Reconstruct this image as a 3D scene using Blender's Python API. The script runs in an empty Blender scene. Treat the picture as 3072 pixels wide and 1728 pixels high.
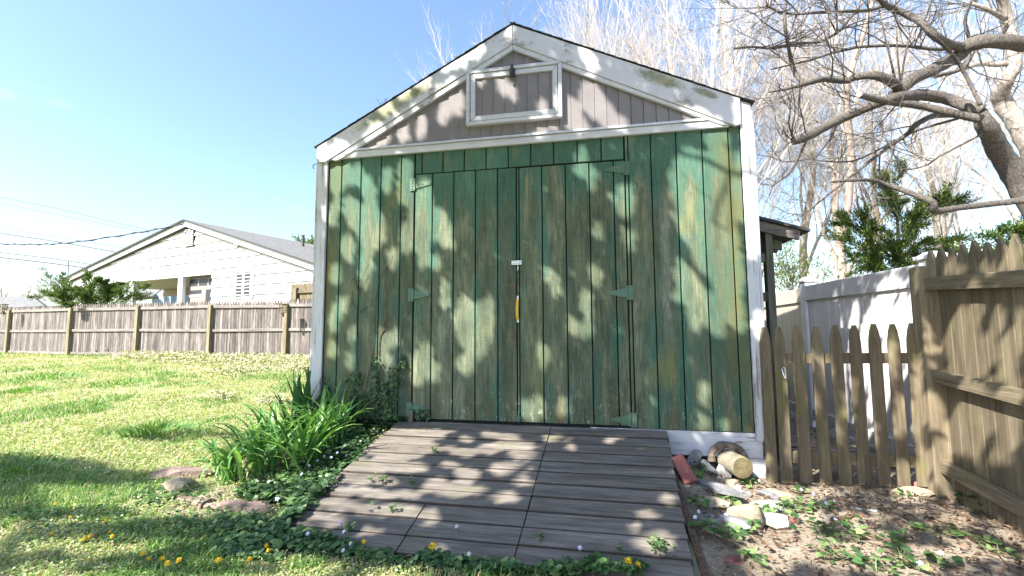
import bpy, bmesh, math, random
import numpy as np
from mathutils import Vector, Matrix, noise

random.seed(7)
RNG = np.random.default_rng(7)
SC = bpy.context.scene
COL = SC.collection

# ------------------------------------------------------------------ camera
F, PIT, ROLL, YAW = 1356.885, 0.08688, -0.00485, -0.1916      # focal in px of a 3072 px frame
CAM = Vector((2.39912, -3.83506, 0.81412))
FW = Vector((math.sin(YAW)*math.cos(PIT), math.cos(YAW)*math.cos(PIT), math.sin(PIT)))
_r = Vector((math.cos(YAW), -math.sin(YAW), 0)); _u = _r.cross(FW)
RT = _r*math.cos(ROLL) + _u*math.sin(ROLL)
UP = _u*math.cos(ROLL) - _r*math.sin(ROLL)
K = 1.19255                                                    # survey pixels (2576 wide) -> frame pixels

def ray(x, y): return FW + RT*((x*K-1536)/F) - UP*((y*K-864)/F)
def at(x, y, Y=0.0):
    d = ray(x, y); return CAM + d*((Y-CAM.y)/d.y)
def atx(x, y, X):
    d = ray(x, y); return CAM + d*((X-CAM.x)/d.x)
def dep(x, y, D): return CAM + ray(x, y)*D                     # D metres along the view axis
def onpl(x, y, P, n):
    d = ray(x, y); return CAM + d*((P-CAM).dot(n)/d.dot(n))
def gz(x, y):
    pts = [(-50, -.31), (-1.6, -.30), (0, -.19), (3, -.07), (7, .05), (400, .05)]
    z = pts[-1][1]
    for (a, za), (b, zb) in zip(pts, pts[1:]):
        if y <= b: z = za + (zb-za)*max(0, (y-a))/(b-a); break
    z += .12*math.exp(-((x-.2)/.75)**4)*math.exp(-((y-.1)/.75)**4)
    t = min(1, max(0, (x-2.85)/.5)); t = t*t*(3-2*t)
    return z*(1-t) + (-.33)*t
def ong(x, y):
    d = ray(x, y); t = .2
    while t < 60:
        p = CAM + d*t
        if p.z <= gz(p.x, p.y): break
        t += .01 if t < 8 else .05
    return Vector((p.x, p.y, gz(p.x, p.y)))
def topix(P):
    d = P-CAM; z = d.dot(FW)
    if z <= .05: return None
    return ((1536+F*d.dot(RT)/z)/K, (864-F*d.dot(UP)/z)/K)
def inframe(P, m=140):
    q = topix(P)
    return q is not None and -m < q[0] < 2576+m and -m < q[1] < 1449+m

EL = math.radians(42)
SUN = Vector((-.656*math.cos(EL), -.755*math.cos(EL), math.sin(EL))).normalized()

# ------------------------------------------------------------------ materials
class NT:
    def __init__(s, name):
        s.m = bpy.data.materials.new(name); s.m.use_nodes = True
        s.t = s.m.node_tree; s.b = s.t.nodes['Principled BSDF']; s.l = s.t.links
        s.pos = s.t.nodes.new('ShaderNodeNewGeometry').outputs['Position']
    def n(s, typ, **k):
        nd = s.t.nodes.new('ShaderNode'+typ)
        for a, v in k.items(): setattr(nd, a, v)
        return nd
    def put(s, sock, v):
        if hasattr(v, 'is_output'): s.l.new(v, sock)
        else: sock.default_value = v
    def vec(s, scale):
        nd = s.n('VectorMath', operation='MULTIPLY'); s.l.new(s.pos, nd.inputs[0]); nd.inputs[1].default_value = scale
        return nd.outputs[0]
    def noise(s, scale, detail=5, rough=.6, sc=(1, 1, 1), dist=0):
        nd = s.n('TexNoise'); s.l.new(s.vec(sc), nd.inputs['Vector'])
        nd.inputs['Scale'].default_value = scale; nd.inputs['Detail'].default_value = detail
        nd.inputs['Roughness'].default_value = rough; nd.inputs['Distortion'].default_value = dist
        return nd.outputs['Fac']
    def math(s, op, a, b=0.0, clamp=False):
        nd = s.n('Math', operation=op); nd.use_clamp = clamp
        s.put(nd.inputs[0], a); s.put(nd.inputs[1], b); return nd.outputs[0]
    def step(s, v, a, b):
        nd = s.n('MapRange'); nd.interpolation_type = 'SMOOTHSTEP'
        s.put(nd.inputs[0], v); nd.inputs[1].default_value = a; nd.inputs[2].default_value = b
        return nd.outputs[0]
    def mix(s, f, a, b, mode='MIX'):
        nd = s.n('Mix', data_type='RGBA', blend_type=mode)
        s.put(nd.inputs[0], f)
        for i, v in ((6, a), (7, b)):
            s.put(nd.inputs[i], v if hasattr(v, 'is_output') else (*v, 1))
        return nd.outputs[2]
    def ramp(s, v, stops):
        nd = s.n('ValToRGB'); e = nd.color_ramp.elements
        while len(e) < len(stops): e.new(.5)
        for x, (p, c) in zip(e, stops): x.position = p; x.color = (*c, 1)
        s.put(nd.inputs[0], v); return nd.outputs[0]
    def xyz(s):
        nd = s.n('SeparateXYZ'); s.l.new(s.pos, nd.inputs[0]); return nd.outputs
    def island(s): return s.n('NewGeometry').outputs['Random Per Island']
    def done(s, col, rough=.8, bump=None, dist=.003, spec=.3):
        s.put(s.b.inputs['Base Color'], col if hasattr(col, 'is_output') else (*col, 1))
        s.put(s.b.inputs['Roughness'], rough); s.b.inputs['Specular IOR Level'].default_value = spec
        if bump is not None:
            nd = s.n('Bump'); nd.inputs['Strength'].default_value = .7; nd.inputs['Distance'].default_value = dist
            s.l.new(bump, nd.inputs['Height']); s.l.new(nd.outputs[0], s.b.inputs['Normal'])
        return s.m

def wood(name, stops, sc=(1, 1, .06), scale=26, var=.35, moss=None, mossamt=.5, rough=.85, bd=.003, hc=.5):
    t = NT(name)
    f = t.noise(scale, 7, .65, sc); c = t.ramp(f, stops)
    f2 = t.noise(scale*4, 3, .6, sc)
    c = t.mix(hc, c, t.ramp(f2, [(.3, (.35, .35, .35)), (.7, (1.25, 1.25, 1.25))]), 'MULTIPLY')
    iv = t.ramp(t.island(), [(0, (1-var,)*3), (1, (1+var*.6,)*3)])
    c = t.mix(1, c, iv, 'MULTIPLY')
    if moss:
        mf = t.step(t.noise(3.2, 5, .7), .62-mossamt*.3, .85-mossamt*.2)
        c = t.mix(t.math('MULTIPLY', mf, .75), c, moss)
    return t.done(c, rough, t.math('ADD', f, t.math('MULTIPLY', f2, .5)), bd)

def plain(name, col, rough=.6, spec=.3, var=0, metal=0, nscale=8):
    t = NT(name)
    f = t.noise(nscale, 4)
    c = t.mix(f, tuple(v*(1-.25) for v in col), tuple(min(1, v*1.15) for v in col))
    if var:
        c = t.mix(1, c, t.ramp(t.island(), [(0, (1-var,)*3), (1, (1+var,)*3)]), 'MULTIPLY')
    t.b.inputs['Metallic'].default_value = metal
    return t.done(c, rough, f, .001, spec)

def stone(name, col, spread=.35, ns=9):
    t = NT(name); f = t.noise(ns, 8, .72); g = t.noise(ns*6, 4, .7)
    c = t.ramp(f, [(.28, tuple(v*(1-spread) for v in col)), (.5, col), (.72, tuple(min(1, v*(1+spread)) for v in col))])
    c = t.mix(.6, c, t.ramp(g, [(.3, (.55, .55, .55)), (.7, (1.3, 1.3, 1.3))]), 'MULTIPLY')
    return t.done(c, .92, t.math('ADD', f, t.math('MULTIPLY', g, .35)), .02, .15)

def green_paint(name, x0, wear):
    t = NT(name); X, Y, Z = t.xyz()
    fr = t.math('FRACT', t.math('DIVIDE', t.math('ADD', X, 20*.2032-x0), .2032))
    edge = t.math('MULTIPLY', t.math('ABSOLUTE', t.math('SUBTRACT', fr, .5)), 2)
    streak = t.noise(7, 6, .62, (1, 1, .16)); big = t.noise(1.6, 4, .6, (1, 1, .5)); fine = t.noise(60, 5, .7, (1, 1, .12))
    m = t.math('ADD', t.math('ADD', streak, t.math('MULTIPLY', big, .9)), t.math('MULTIPLY', edge, -.22))
    m = t.math('ADD', m, t.math('MULTIPLY', fine, .25))
    topfade = t.step(Z, 2.3, 1.75)
    m = t.math('SUBTRACT', m, t.math('MULTIPLY', t.math('SUBTRACT', 1, topfade), .35))
    m = t.math('ADD', m, t.math('MULTIPLY', t.math('SUBTRACT', t.noise(24, 6, .7, (1, 1, .07)), .5), .55))
    mil = t.step(m, .78-wear, 1.04-wear)
    base = t.ramp(t.noise(2.3, 4, .6, (1, 1, .35)), [(.3, (.046, .106, .078)), (.55, (.068, .145, .108)), (.75, (.098, .19, .145))])
    base = t.mix(t.math('MULTIPLY', fine, .35), base, (.035, .12, .08))
    mild = t.ramp(t.noise(11, 5, .6, (1, 1, .2)), [(.3, (.048, .060, .040)), (.5, (.10, .115, .074)), (.68, (.20, .205, .135))])
    c = t.mix(t.math('MULTIPLY', mil, .88), base, mild)
    alg = t.step(t.math('ADD', t.noise(4.5, 5, .65, (1, 1, .3)), t.math('MULTIPLY', t.noise(1.1, 2), .6)), .87, 1.10)
    c = t.mix(t.math('MULTIPLY', alg, .75), c, (.185, .185, .075))
    bleach = t.step(t.noise(3.1, 6, .7, (1, 1, .22)), .58, .74)
    c = t.mix(t.math('MULTIPLY', bleach, .5), c, (.40, .42, .32))
    grit = t.noise(85, 6, .8, (1, 1, .055)); g2 = t.noise(130, 5, .8, (1, 1, .35))
    c = t.mix(t.math('MULTIPLY', t.step(grit, .50, .62), .42), c, (.030, .045, .030))
    c = t.mix(t.math('MULTIPLY', t.step(grit, .46, .36), .30), c, (.30, .32, .22))
    c = t.mix(t.math('MULTIPLY', t.step(g2, .62, .68), .5), c, (.05, .05, .032))
    low = t.step(Z, .42, .02)
    chip = t.math('MULTIPLY', t.step(t.noise(48, 4, .75, (1, 1, .3)), .60, .66), t.math('ADD', t.math('MULTIPLY', low, .65), .05))
    c = t.mix(chip, c, (.52, .52, .47))
    c = t.mix(t.math('MULTIPLY', low, t.step(t.noise(9, 4, .6, (1, 1, .4)), .5, .68)), c, (.10, .085, .045))
    ob = t.math('MAXIMUM', t.step(X, 3.25, 3.5), t.step(X, .12, -.12))
    c = t.mix(t.math('MULTIPLY', ob, t.step(t.noise(6, 5, .65, (1, 1, .25)), .38, .6)), c, (.115, .12, .055))
    vb = t.math('MULTIPLY', t.math('MULTIPLY', t.step(X, 2.885, 2.91), t.step(X, 2.985, 2.955)), t.math('MULTIPLY', t.step(Z, .55, 1.0), t.step(Z, 2.0, 1.65)))
    c = t.mix(t.math('MULTIPLY', vb, t.math('MULTIPLY', t.step(t.noise(30, 8, .85, (1, 1, .25)), .40, .66), .6)), c, (.30, .34, .34))
    saw = t.noise(150, 2, .5, (.05, 1, 1))
    c = t.mix(t.math('MULTIPLY', t.step(saw, .55, .7), .22), c, (.03, .05, .03))
    c = t.mix(1, c, t.ramp(t.island(), [(0, (.86,)*3), (1, (1.1,)*3)]), 'MULTIPLY')
    return t.done(c, .75, t.math('ADD', t.math('MULTIPLY', fine, .6), saw), .0025, .25)

def white_paint(name, worn=.5, axis=(.06, 1, 1), spots=(), tint=(.58, .59, .65)):
    t = NT(name); X, Y, Z = t.xyz()
    f = t.noise(34, 6, .7, axis); g = t.noise(2.4, 4, .6)
    w = t.step(t.math('ADD', f, t.math('MULTIPLY', g, .5)), .98-worn*.24, 1.08-worn*.2)
    c = t.mix(t.noise(5, 4), tint, tuple(v*.86 for v in tint))
    c = t.mix(w, c, (.20, .19, .18))
    gr = t.step(t.noise(9, 7, .75, axis), .47, .70)
    c = t.mix(t.math('MULTIPLY', gr, .45+.2*worn), c, (.33, .325, .33))
    ed = t.step(t.noise(60, 5, .8, axis), .60, .68)
    c = t.mix(t.math('MULTIPLY', ed, worn), c, (.17, .16, .15))
    for (cx, cz, rx, rz, a) in spots:
        dx = t.math('SUBTRACT', X, cx); dz = t.math('SUBTRACT', Z, cz)
        ca, sa = math.cos(a), math.sin(a)
        uu = t.math('DIVIDE', t.math('ADD', t.math('MULTIPLY', dx, ca), t.math('MULTIPLY', dz, sa)), rx)
        vv = t.math('DIVIDE', t.math('SUBTRACT', t.math('MULTIPLY', dz, ca), t.math('MULTIPLY', dx, sa)), rz)
        d = t.math('ADD', t.math('POWER', t.math('ABSOLUTE', uu), 2.0), t.math('POWER', t.math('ABSOLUTE', vv), 2.0))
        k = t.step(t.math('ADD', d, t.math('MULTIPLY', t.math('SUBTRACT', t.noise(26, 7, .8, (1, 1, 1)), .5), 4.5)), 1.7, .1)
        c = t.mix(t.math('MULTIPLY', k, .8), c, t.ramp(t.noise(12, 3), [(.35, (.10, .12, .05)), (.65, (.24, .22, .07))]))
    return t.done(c, .7, t.math('SUBTRACT', f, w), .002, .3)

GREY = [(.3, (.05, .042, .041)), (.45, (.135, .118, .115)), (.58, (.235, .207, .20)), (.75, (.37, .335, .32))]
BROWN = [(.25, (.04, .03, .018)), (.45, (.10, .078, .048)), (.6, (.165, .13, .08)), (.8, (.25, .21, .135))]
TANW = [(.25, (.10, .075, .04)), (.45, (.21, .165, .095)), (.62, (.30, .245, .15)), (.85, (.42, .36, .24))]
DECK = [(.25, (.065, .055, .048)), (.45, (.13, .114, .102)), (.6, (.18, .16, .145)), (.8, (.27, .243, .222))]
M = {}
M['wall_green'] = green_paint('weathered_green_wall', 0.0, .0)
M['door_green'] = green_paint('weathered_green_door', .107, .05)
M['gap'] = plain('dark_gap', (.012, .018, .015), .9)
M['white_trim'] = white_paint('peeling_white_trim', .72, (1, 1, .06))
M['white_rake'] = white_paint('peeling_white_rake', .75, (.08, 1, .12), [(.50, 2.86, .34, .075, .47), (.80, 3.02, .14, .05, .47), (2.93, 2.88, .20, .05, -.47), (3.28, 2.72, .1, .03, -.47)])
M['white_board'] = white_paint('peeling_white_board', .5, (.06, 1, 1))
M['white_skirt'] = white_paint('peeling_white_skirt', .62, (.1, 1, 1))
M['mauve'] = plain('mauve_vinyl_siding', (.205, .19, .20), .5, .4, .06)
M['shingle'] = wood('dark_shingle', [(.3, (.02, .02, .022)), (.7, (.07, .068, .07))], (1, 1, 1), 60, .3)
M['hinge'] = plain('green_painted_iron', (.07, .16, .115), .5, .5, nscale=40)
M['hinge_pale'] = plain('lit_painted_iron', (.085, .155, .11), .6, .4, nscale=40)  # paler copy of the hinge iron: sunlight on the top hinges put into the colour
M['steel'] = plain('bright_steel', (.62, .64, .66), .35, .5, metal=.7, nscale=60)
M['iron'] = plain('dark_iron', (.05, .05, .05), .5)
M['yellow'] = plain('yellow_vinyl', (.75, .42, .03), .4, .5)
M['scar'] = wood('bare_wood_scar', BROWN, (.06, 1, 1), 60, .2)
M['deck'] = wood('weathered_ramp_plank', DECK, (.10, 1, 1), 14, .30, (.13, .14, .055), .3, .7, .002, .4)
M['fence_grey'] = wood('weathered_grey_picket', GREY, (1, 1, .05), 30, .42)
M['fence_post'] = wood('treated_fence_post', [(.25, (.10, .085, .05)), (.5, (.21, .18, .12)), (.8, (.34, .30, .22))], (1, 1, .06), 22, .2)
M['fence_rail'] = wood('weathered_rail', [(.3, (.12, .105, .10)), (.6, (.25, .228, .215)), (.8, (.36, .335, .32))], (.06, 1, 1), 22, .15)
M['picket_brown'] = wood('brown_picket', [(.2, (.066, .05, .034)), (.45, (.12, .095, .065)), (.6, (.16, .13, .09)), (.8, (.215, .18, .128))], (1, 1, .10), 15, .28, (.14, .14, .05), .55, hc=.3)
STK = [(.2, (.08, .062, .042)), (.45, (.145, .117, .079)), (.62, (.19, .158, .11)), (.85, (.265, .228, .165))]
M['stockade'] = wood('stockade_board', STK, (1, 1, .09), 13, .38, (.17, .17, .08), .35, hc=.32)
M['stockade_rail'] = wood('stockade_rail_wood', STK, (.3, .05, 1), 24, .15, (.16, .18, .06), .3)
M['leanto'] = wood('greenish_old_post', [(.3, (.05, .05, .04)), (.6, (.14, .135, .105)), (.8, (.26, .25, .21))], (1, 1, .06), 22, .2, (.1, .13, .05), .4)
M['fascia'] = wood('bleached_fascia', GREY, (.06, .4, 1), 22, .15, (.2, .2, .06), .25)
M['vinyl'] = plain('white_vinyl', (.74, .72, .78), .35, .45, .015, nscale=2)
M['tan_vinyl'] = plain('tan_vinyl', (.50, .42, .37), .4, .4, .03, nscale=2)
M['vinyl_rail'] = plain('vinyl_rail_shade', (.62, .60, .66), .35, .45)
M['house_white'] = plain('white_house_siding', (.72, .72, .72), .5, .3, nscale=1)
M['house_trim'] = plain('white_house_trim', (.80, .80, .82), .45, .4)
M['porch_tan'] = plain('tan_porch_beam', (.30, .255, .22), .6)
M['roof_grey'] = wood('grey_asphalt_shingle', [(.3, (.09, .09, .09)), (.55, (.19, .19, .19)), (.8, (.31, .31, .31))], (.35, .35, 2.5), 22, 0)
M['glass'] = plain('dark_window_glass', (.045, .05, .06), .25, .15)
M['blue'] = plain('blue_painted_siding', (.26, .33, .40), .6)
M['black_wire'] = plain('black_cable', (.02, .02, .022), .6)
M['lantern'] = wood('wooden_lantern', BROWN, (1, 1, 1), 40, .2)
M['bark'] = wood('grey_brown_bark', [(.3, (.05, .043, .039)), (.5, (.125, .11, .10)), (.75, (.26, .235, .215))], (1, 1, .7), 48, 0, (.16, .17, .11), .25, .9, .03)
M['pale_bark'] = wood('pale_sunlit_bark', [(.3, (.13, .11, .095)), (.55, (.30, .265, .24)), (.8, (.46, .42, .39))], (1, 1, .3), 14, 0, None, 0, .9, .015)
M['twig'] = plain('pale_budding_twig', (.38, .345, .33), .9)
M['pink_bark'] = wood('pinkish_bark', [(.3, (.17, .13, .11)), (.6, (.33, .27, .24)), (.8, (.46, .40, .37))], (1, 1, .3), 9, 0)
M['cut_wood'] = plain('sawn_branch_end', (.50, .45, .38), .8, nscale=20)
M['brick'] = stone('red_brick', (.34, .13, .115))
M['pink_stone'] = stone('pinkish_edging_stone', (.25, .185, .165), .4, 14)
M['tan_stone'] = stone('tan_stone', (.32, .27, .205))
M['grey_stone'] = stone('grey_slate_stone', (.22, .22, .235))
M['pale_stone'] = stone('pale_speckled_stone', (.36, .345, .325), .4, 16)
M['dark_stone'] = stone('dark_rotten_stone', (.15, .125, .10))
M['log_side'] = stone('yellowish_log_side', (.235, .215, .165), .4)
M['log_end'] = stone('algae_yellow_log_end', (.21, .185, .10), .5, 14)
M['plastic'] = plain('white_plastic', (.8, .8, .8), .4)
M['stick'] = wood('brown_stick', [(.3, (.06, .035, .025)), (.7, (.2, .13, .09))], (1, 1, 1), 40, .2)
M['yellow_petal'] = plain('dandelion_yellow', (.80, .52, .02), .6)
M['violet_petal'] = plain('violet_petal', (.46, .47, .80), .6, var=.3)
M['plank_edge'] = plain('shaded_plank_edge', (.06, .05, .043), .95)  # side faces coloured dark so the gaps between planks read as shadow
M['conc'] = plain('dark_foundation_and_shade', (.06, .055, .05), .95)  # also stands in for shade under the ramp planks and house rakes

def leafmat(name, stops, transl=.25, rough=.45):
    t = NT(name)
    c = t.ramp(t.island(), stops)
    c = t.mix(1, c, t.ramp(t.noise(6, 3), [(.3, (.8,)*3), (.7, (1.15,)*3)]), 'MULTIPLY')
    t.done(c, rough, None, 0, .4)
    tr = t.n('BsdfTranslucent'); t.put(tr.inputs[0], t.mix(1, c, (1.5, 1.6, .6), 'MULTIPLY'))
    mx = t.n('MixShader'); mx.inputs[0].default_value = transl
    t.l.new(t.b.outputs[0], mx.inputs[1]); t.l.new(tr.outputs[0], mx.inputs[2])
    t.l.new(mx.outputs[0], t.t.nodes['Material Output'].inputs[0]); return t.m
M['ivy'] = leafmat('ivy_leaf', [(0, (.02, .05, .02)), (.6, (.042, .095, .035)), (1, (.10, .17, .06))], .15)
M['violet_leaf'] = leafmat('violet_leaf', [(0, (.03, .075, .028)), (.5, (.06, .13, .042)), (.8, (.12, .21, .07)), (1, (.22, .32, .13))])
M['lily'] = leafmat('daylily_leaf', [(0, (.06, .16, .045)), (.6, (.12, .27, .07)), (1, (.25, .42, .13))])
M['iris'] = leafmat('iris_leaf', [(0, (.04, .11, .045)), (1, (.07, .17, .06))])
M['needle'] = leafmat('yew_needle', [(0, (.02, .05, .015)), (.45, (.05, .10, .024)), (.75, (.12, .19, .04)), (1, (.26, .30, .065))], .15)
M['canopy'] = leafmat('canopy_leaf', [(0, (.03, .08, .02)), (1, (.07, .15, .04))], .2)
M['tuft'] = leafmat('lush_grass', [(0, (.07, .18, .04)), (1, (.17, .32, .08))])
M['weed_bloom'] = leafmat('henbit_bloom', [(0, (.20, .24, .09)), (.6, (.33, .34, .20)), (.85, (.40, .36, .28)), (1, (.36, .25, .26))])
M['litter'] = leafmat('dead_leaf_litter', [(0, (.04, .025, .018)), (.6, (.13, .08, .055)), (1, (.30, .2, .14))], .1, .8)
M['hedge'] = leafmat('spring_shrub_leaf', [(0, (.06, .10, .03)), (1, (.22, .27, .11))])
t = NT('lawn_grass_blade')
va = t.n('VertexColor'); va.layer_name = 'Col'
t.done(va.outputs[0], .5, None, 0, .3)
tr = t.n('BsdfTranslucent'); t.put(tr.inputs[0], t.mix(1, va.outputs[0], (1.4, 1.5, .7), 'MULTIPLY'))
mx = t.n('MixShader'); mx.inputs[0].default_value = .3
t.l.new(t.b.outputs[0], mx.inputs[1]); t.l.new(tr.outputs[0], mx.inputs[2])
t.l.new(mx.outputs[0], t.t.nodes['Material Output'].inputs[0]); M['blade'] = t.m
t = NT('lawn_and_bare_soil')
va = t.n('VertexColor'); va.layer_name = 'Soil'
sc = t.n('SeparateColor'); t.l.new(va.outputs[0], sc.inputs[0])
g = t.ramp(t.noise(1.3, 6, .7), [(.3, (.11, .15, .05)), (.5, (.26, .28, .13)), (.68, (.44, .41, .27))])
g = t.mix(.6, g, t.ramp(t.noise(40, 4, .7), [(.3, (.5, .5, .5)), (.7, (1.3, 1.3, 1.3))]), 'MULTIPLY')
s = t.ramp(t.noise(2.2, 6, .7), [(.28, (.11, .088, .065)), (.45, (.25, .21, .165)), (.7, (.40, .355, .295))])
s = t.mix(.6, s, t.ramp(t.noise(70, 5, .75), [(.34, (.25, .23, .2)), (.62, (1.25, 1.25, 1.25))]), 'MULTIPLY')
fac = t.step(t.math('ADD', sc.outputs[0], t.math('MULTIPLY', t.math('SUBTRACT', t.noise(5, 5, .7), .5), .7)), .35, .65)
t.done(t.mix(fac, g, s), .95, t.noise(55, 6, .75), .012, .1); M['ground'] = t.m

# ------------------------------------------------------------------ mesh builder
ORG = {}
class MB:
    def __init__(s): s.v = []; s.f = []
    def quad(s, pts): n = len(s.v); s.v += [tuple(p) for p in pts]; s.f.append(tuple(range(n, n+len(pts)))); return s
    def hexa(s, c):
        n = len(s.v); s.v += [tuple(p) for p in c]
        s.f += [tuple(n+i for i in q) for q in ((0, 3, 2, 1), (4, 5, 6, 7), (0, 1, 5, 4), (1, 2, 6, 5), (2, 3, 7, 6), (3, 0, 4, 7))]; return s
    def box(s, x0, x1, y0, y1, z0, z1):
        return s.hexa([(x0, y0, z0), (x1, y0, z0), (x1, y1, z0), (x0, y1, z0), (x0, y0, z1), (x1, y0, z1), (x1, y1, z1), (x0, y1, z1)])
    def extr(s, poly, d):                        # closed polygon (3-D points) pushed along d
        n = len(s.v); k = len(poly); d = Vector(d)
        s.v += [tuple(p) for p in poly] + [tuple(Vector(p)+d) for p in poly]
        s.f.append(tuple(range(n, n+k))); s.f.append(tuple(range(n+2*k-1, n+k-1, -1)))
        for i in range(k): j = (i+1) % k; s.f.append((n+j, n+i, n+k+i, n+k+j))
        return s
    def beam(s, a, b, w, h, up=(0, 0, 1)):       # box from a to b, w across, h along up
        a, b = Vector(a), Vector(b); d = (b-a).normalized(); up = Vector(up)
        r = d.cross(up).normalized()*(w/2); u = r.cross(d).normalized()*(h/2)
        return s.hexa([a-r-u, a+r-u, b+r-u, b-r-u, a-r+u, a+r+u, b+r+u, b-r+u])
    def tube(s, pts, rad, n=6, cap=True):
        pts = [Vector(p) for p in pts]; base = len(s.v); m = len(pts)
        d = (pts[1]-pts[0]).normalized()
        ref = d.orthogonal().normalized()
        for i, p in enumerate(pts):
            d = (pts[min(i+1, m-1)]-pts[max(i-1, 0)]).normalized()
            ref = (ref-d*ref.dot(d))
            ref = ref.normalized() if ref.length > 1e-5 else d.orthogonal().normalized()
            b = d.cross(ref); r = rad[i] if hasattr(rad, '__len__') else rad
            for k in range(n):
                a = 2*math.pi*k/n; s.v.append(tuple(p + (ref*math.cos(a)+b*math.sin(a))*r))
        for i in range(m-1):
            for k in range(n):
                k2 = (k+1) % n; q = base+i*n
                s.f.append((q+k, q+k2, q+n+k2, q+n+k))
        if cap:
            s.f.append(tuple(base+k for k in range(n-1, -1, -1))); s.f.append(tuple(base+(m-1)*n+k for k in range(n)))
        return s
    def leaf(s, p, d, nrm, L, W):                # pointed oval, two faces folded on the midrib
        p, d, nrm = Vector(p), Vector(d).normalized(), Vector(nrm)
        r = d.cross(nrm).normalized(); n = len(s.v); up = r.cross(d)*W*.25
        s.v += [tuple(p), tuple(p+d*L*.45+r*W*.5+up), tuple(p+d*L), tuple(p+d*L*.45-r*W*.5+up)]
        s.f += [(n, n+1, n+2), (n, n+2, n+3)]; return s
    def shape(s, outline, p, d, nrm, size):
        p, d = Vector(p), Vector(d).normalized(); r = d.cross(Vector(nrm)).normalized(); u = r.cross(d)
        n = len(s.v)
        for (a, b) in outline: s.v.append(tuple(p + r*a*size + d*b*size + u*abs(a)*size*.25))
        s.f.append(tuple(range(n, n+len(outline)))); return s
    def build(s, name, mat, parent=None, origin=None, smooth=False, bevel=0):
        o0 = ORG[parent.name] if parent is not None else Vector(origin if origin is not None else (0, 0, 0))
        me = bpy.data.meshes.new(name)
        v = np.array(s.v, dtype=np.float64)-np.array(o0)
        me.from_pydata(v.tolist(), [], s.f)
        for m in (mat if isinstance(mat, (list, tuple)) else [mat]): me.materials.append(m)
        if smooth: me.polygons.foreach_set('use_smooth', [True]*len(me.polygons))
        o = bpy.data.objects.new(name, me); COL.objects.link(o)
        if parent is not None: o.parent = parent
        else: o.location = o0
        ORG[o.name] = o0
        if bevel:
            b = o.modifiers.new('bevel', 'BEVEL'); b.width = bevel; b.segments = 1; b.limit_method = 'ANGLE'
        return o

def tag(o, label=None, cat=None, group=None, kind=None):
    if label: o['label'] = label
    if cat: o['category'] = cat
    if group: o['group'] = group
    if kind: o['kind'] = kind
    return o
def thing(name, loc, label, cat, group=None):
    o = bpy.data.objects.new(name, None); o.empty_display_size = .1; COL.objects.link(o); o.location = loc
    ORG[o.name] = Vector(loc); return tag(o, label, cat, group)
def copy_tree(o, parent=None):
    c = o.copy(); COL.objects.link(c)
    if parent is not None: c.parent = parent
    for ch in list(o.children): copy_tree(ch, c)
    return c
def rv(s=1): return Vector((random.uniform(-1, 1), random.uniform(-1, 1), random.uniform(-1, 1)))*s
def catmull(pts, rad, k=5):
    P = [Vector(p) for p in pts]; out = []; ro = []
    for i in range(len(P)-1):
        a, b, c, d = P[max(i-1, 0)], P[i], P[i+1], P[min(i+2, len(P)-1)]
        for j in range(k):
            t = j/k
            out.append(.5*((2*b)+(c-a)*t+(2*a-5*b+4*c-d)*t*t+(3*b-a-3*c+d)*t**3))
            ro.append(rad[i]+(rad[i+1]-rad[i])*t)
    out.append(P[-1]); ro.append(rad[-1]); return out, ro

# ------------------------------------------------------------------ the shed
shed = thing('garden_shed', (1.69, 0, -.1), 'old green garden shed with white trim, double doors and a mauve gable', 'shed')
BW = .2032
def boards(mb, edges, z0, z1, y0=0.0, th=.014, ztop=None):
    for a, b in zip(edges, edges[1:]):
        if b-a < .02: continue
        mb.box(a+.005, b-.005, y0, y0+th, z0, z1)
# front siding (left field, right field, header above the doors)
m = MB()
boards(m, [-.139, 0, BW, 2*BW, 3*BW, .742], 0, 2.45)
boards(m, [2.632, 13*BW+.02, 14*BW, 15*BW, 16*BW, 17*BW, 3.545], 0, 2.45)
boards(m, [.747]+[BW*i for i in range(4, 13)]+[2.627], 2.232, 2.45)
m.build('front_siding', M['wall_green'], shed, bevel=.003)
m = MB().box(-.2, 3.6, .016, .06, -.02, 2.5); m.build('wall_backing', M['gap'], shed)
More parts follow.
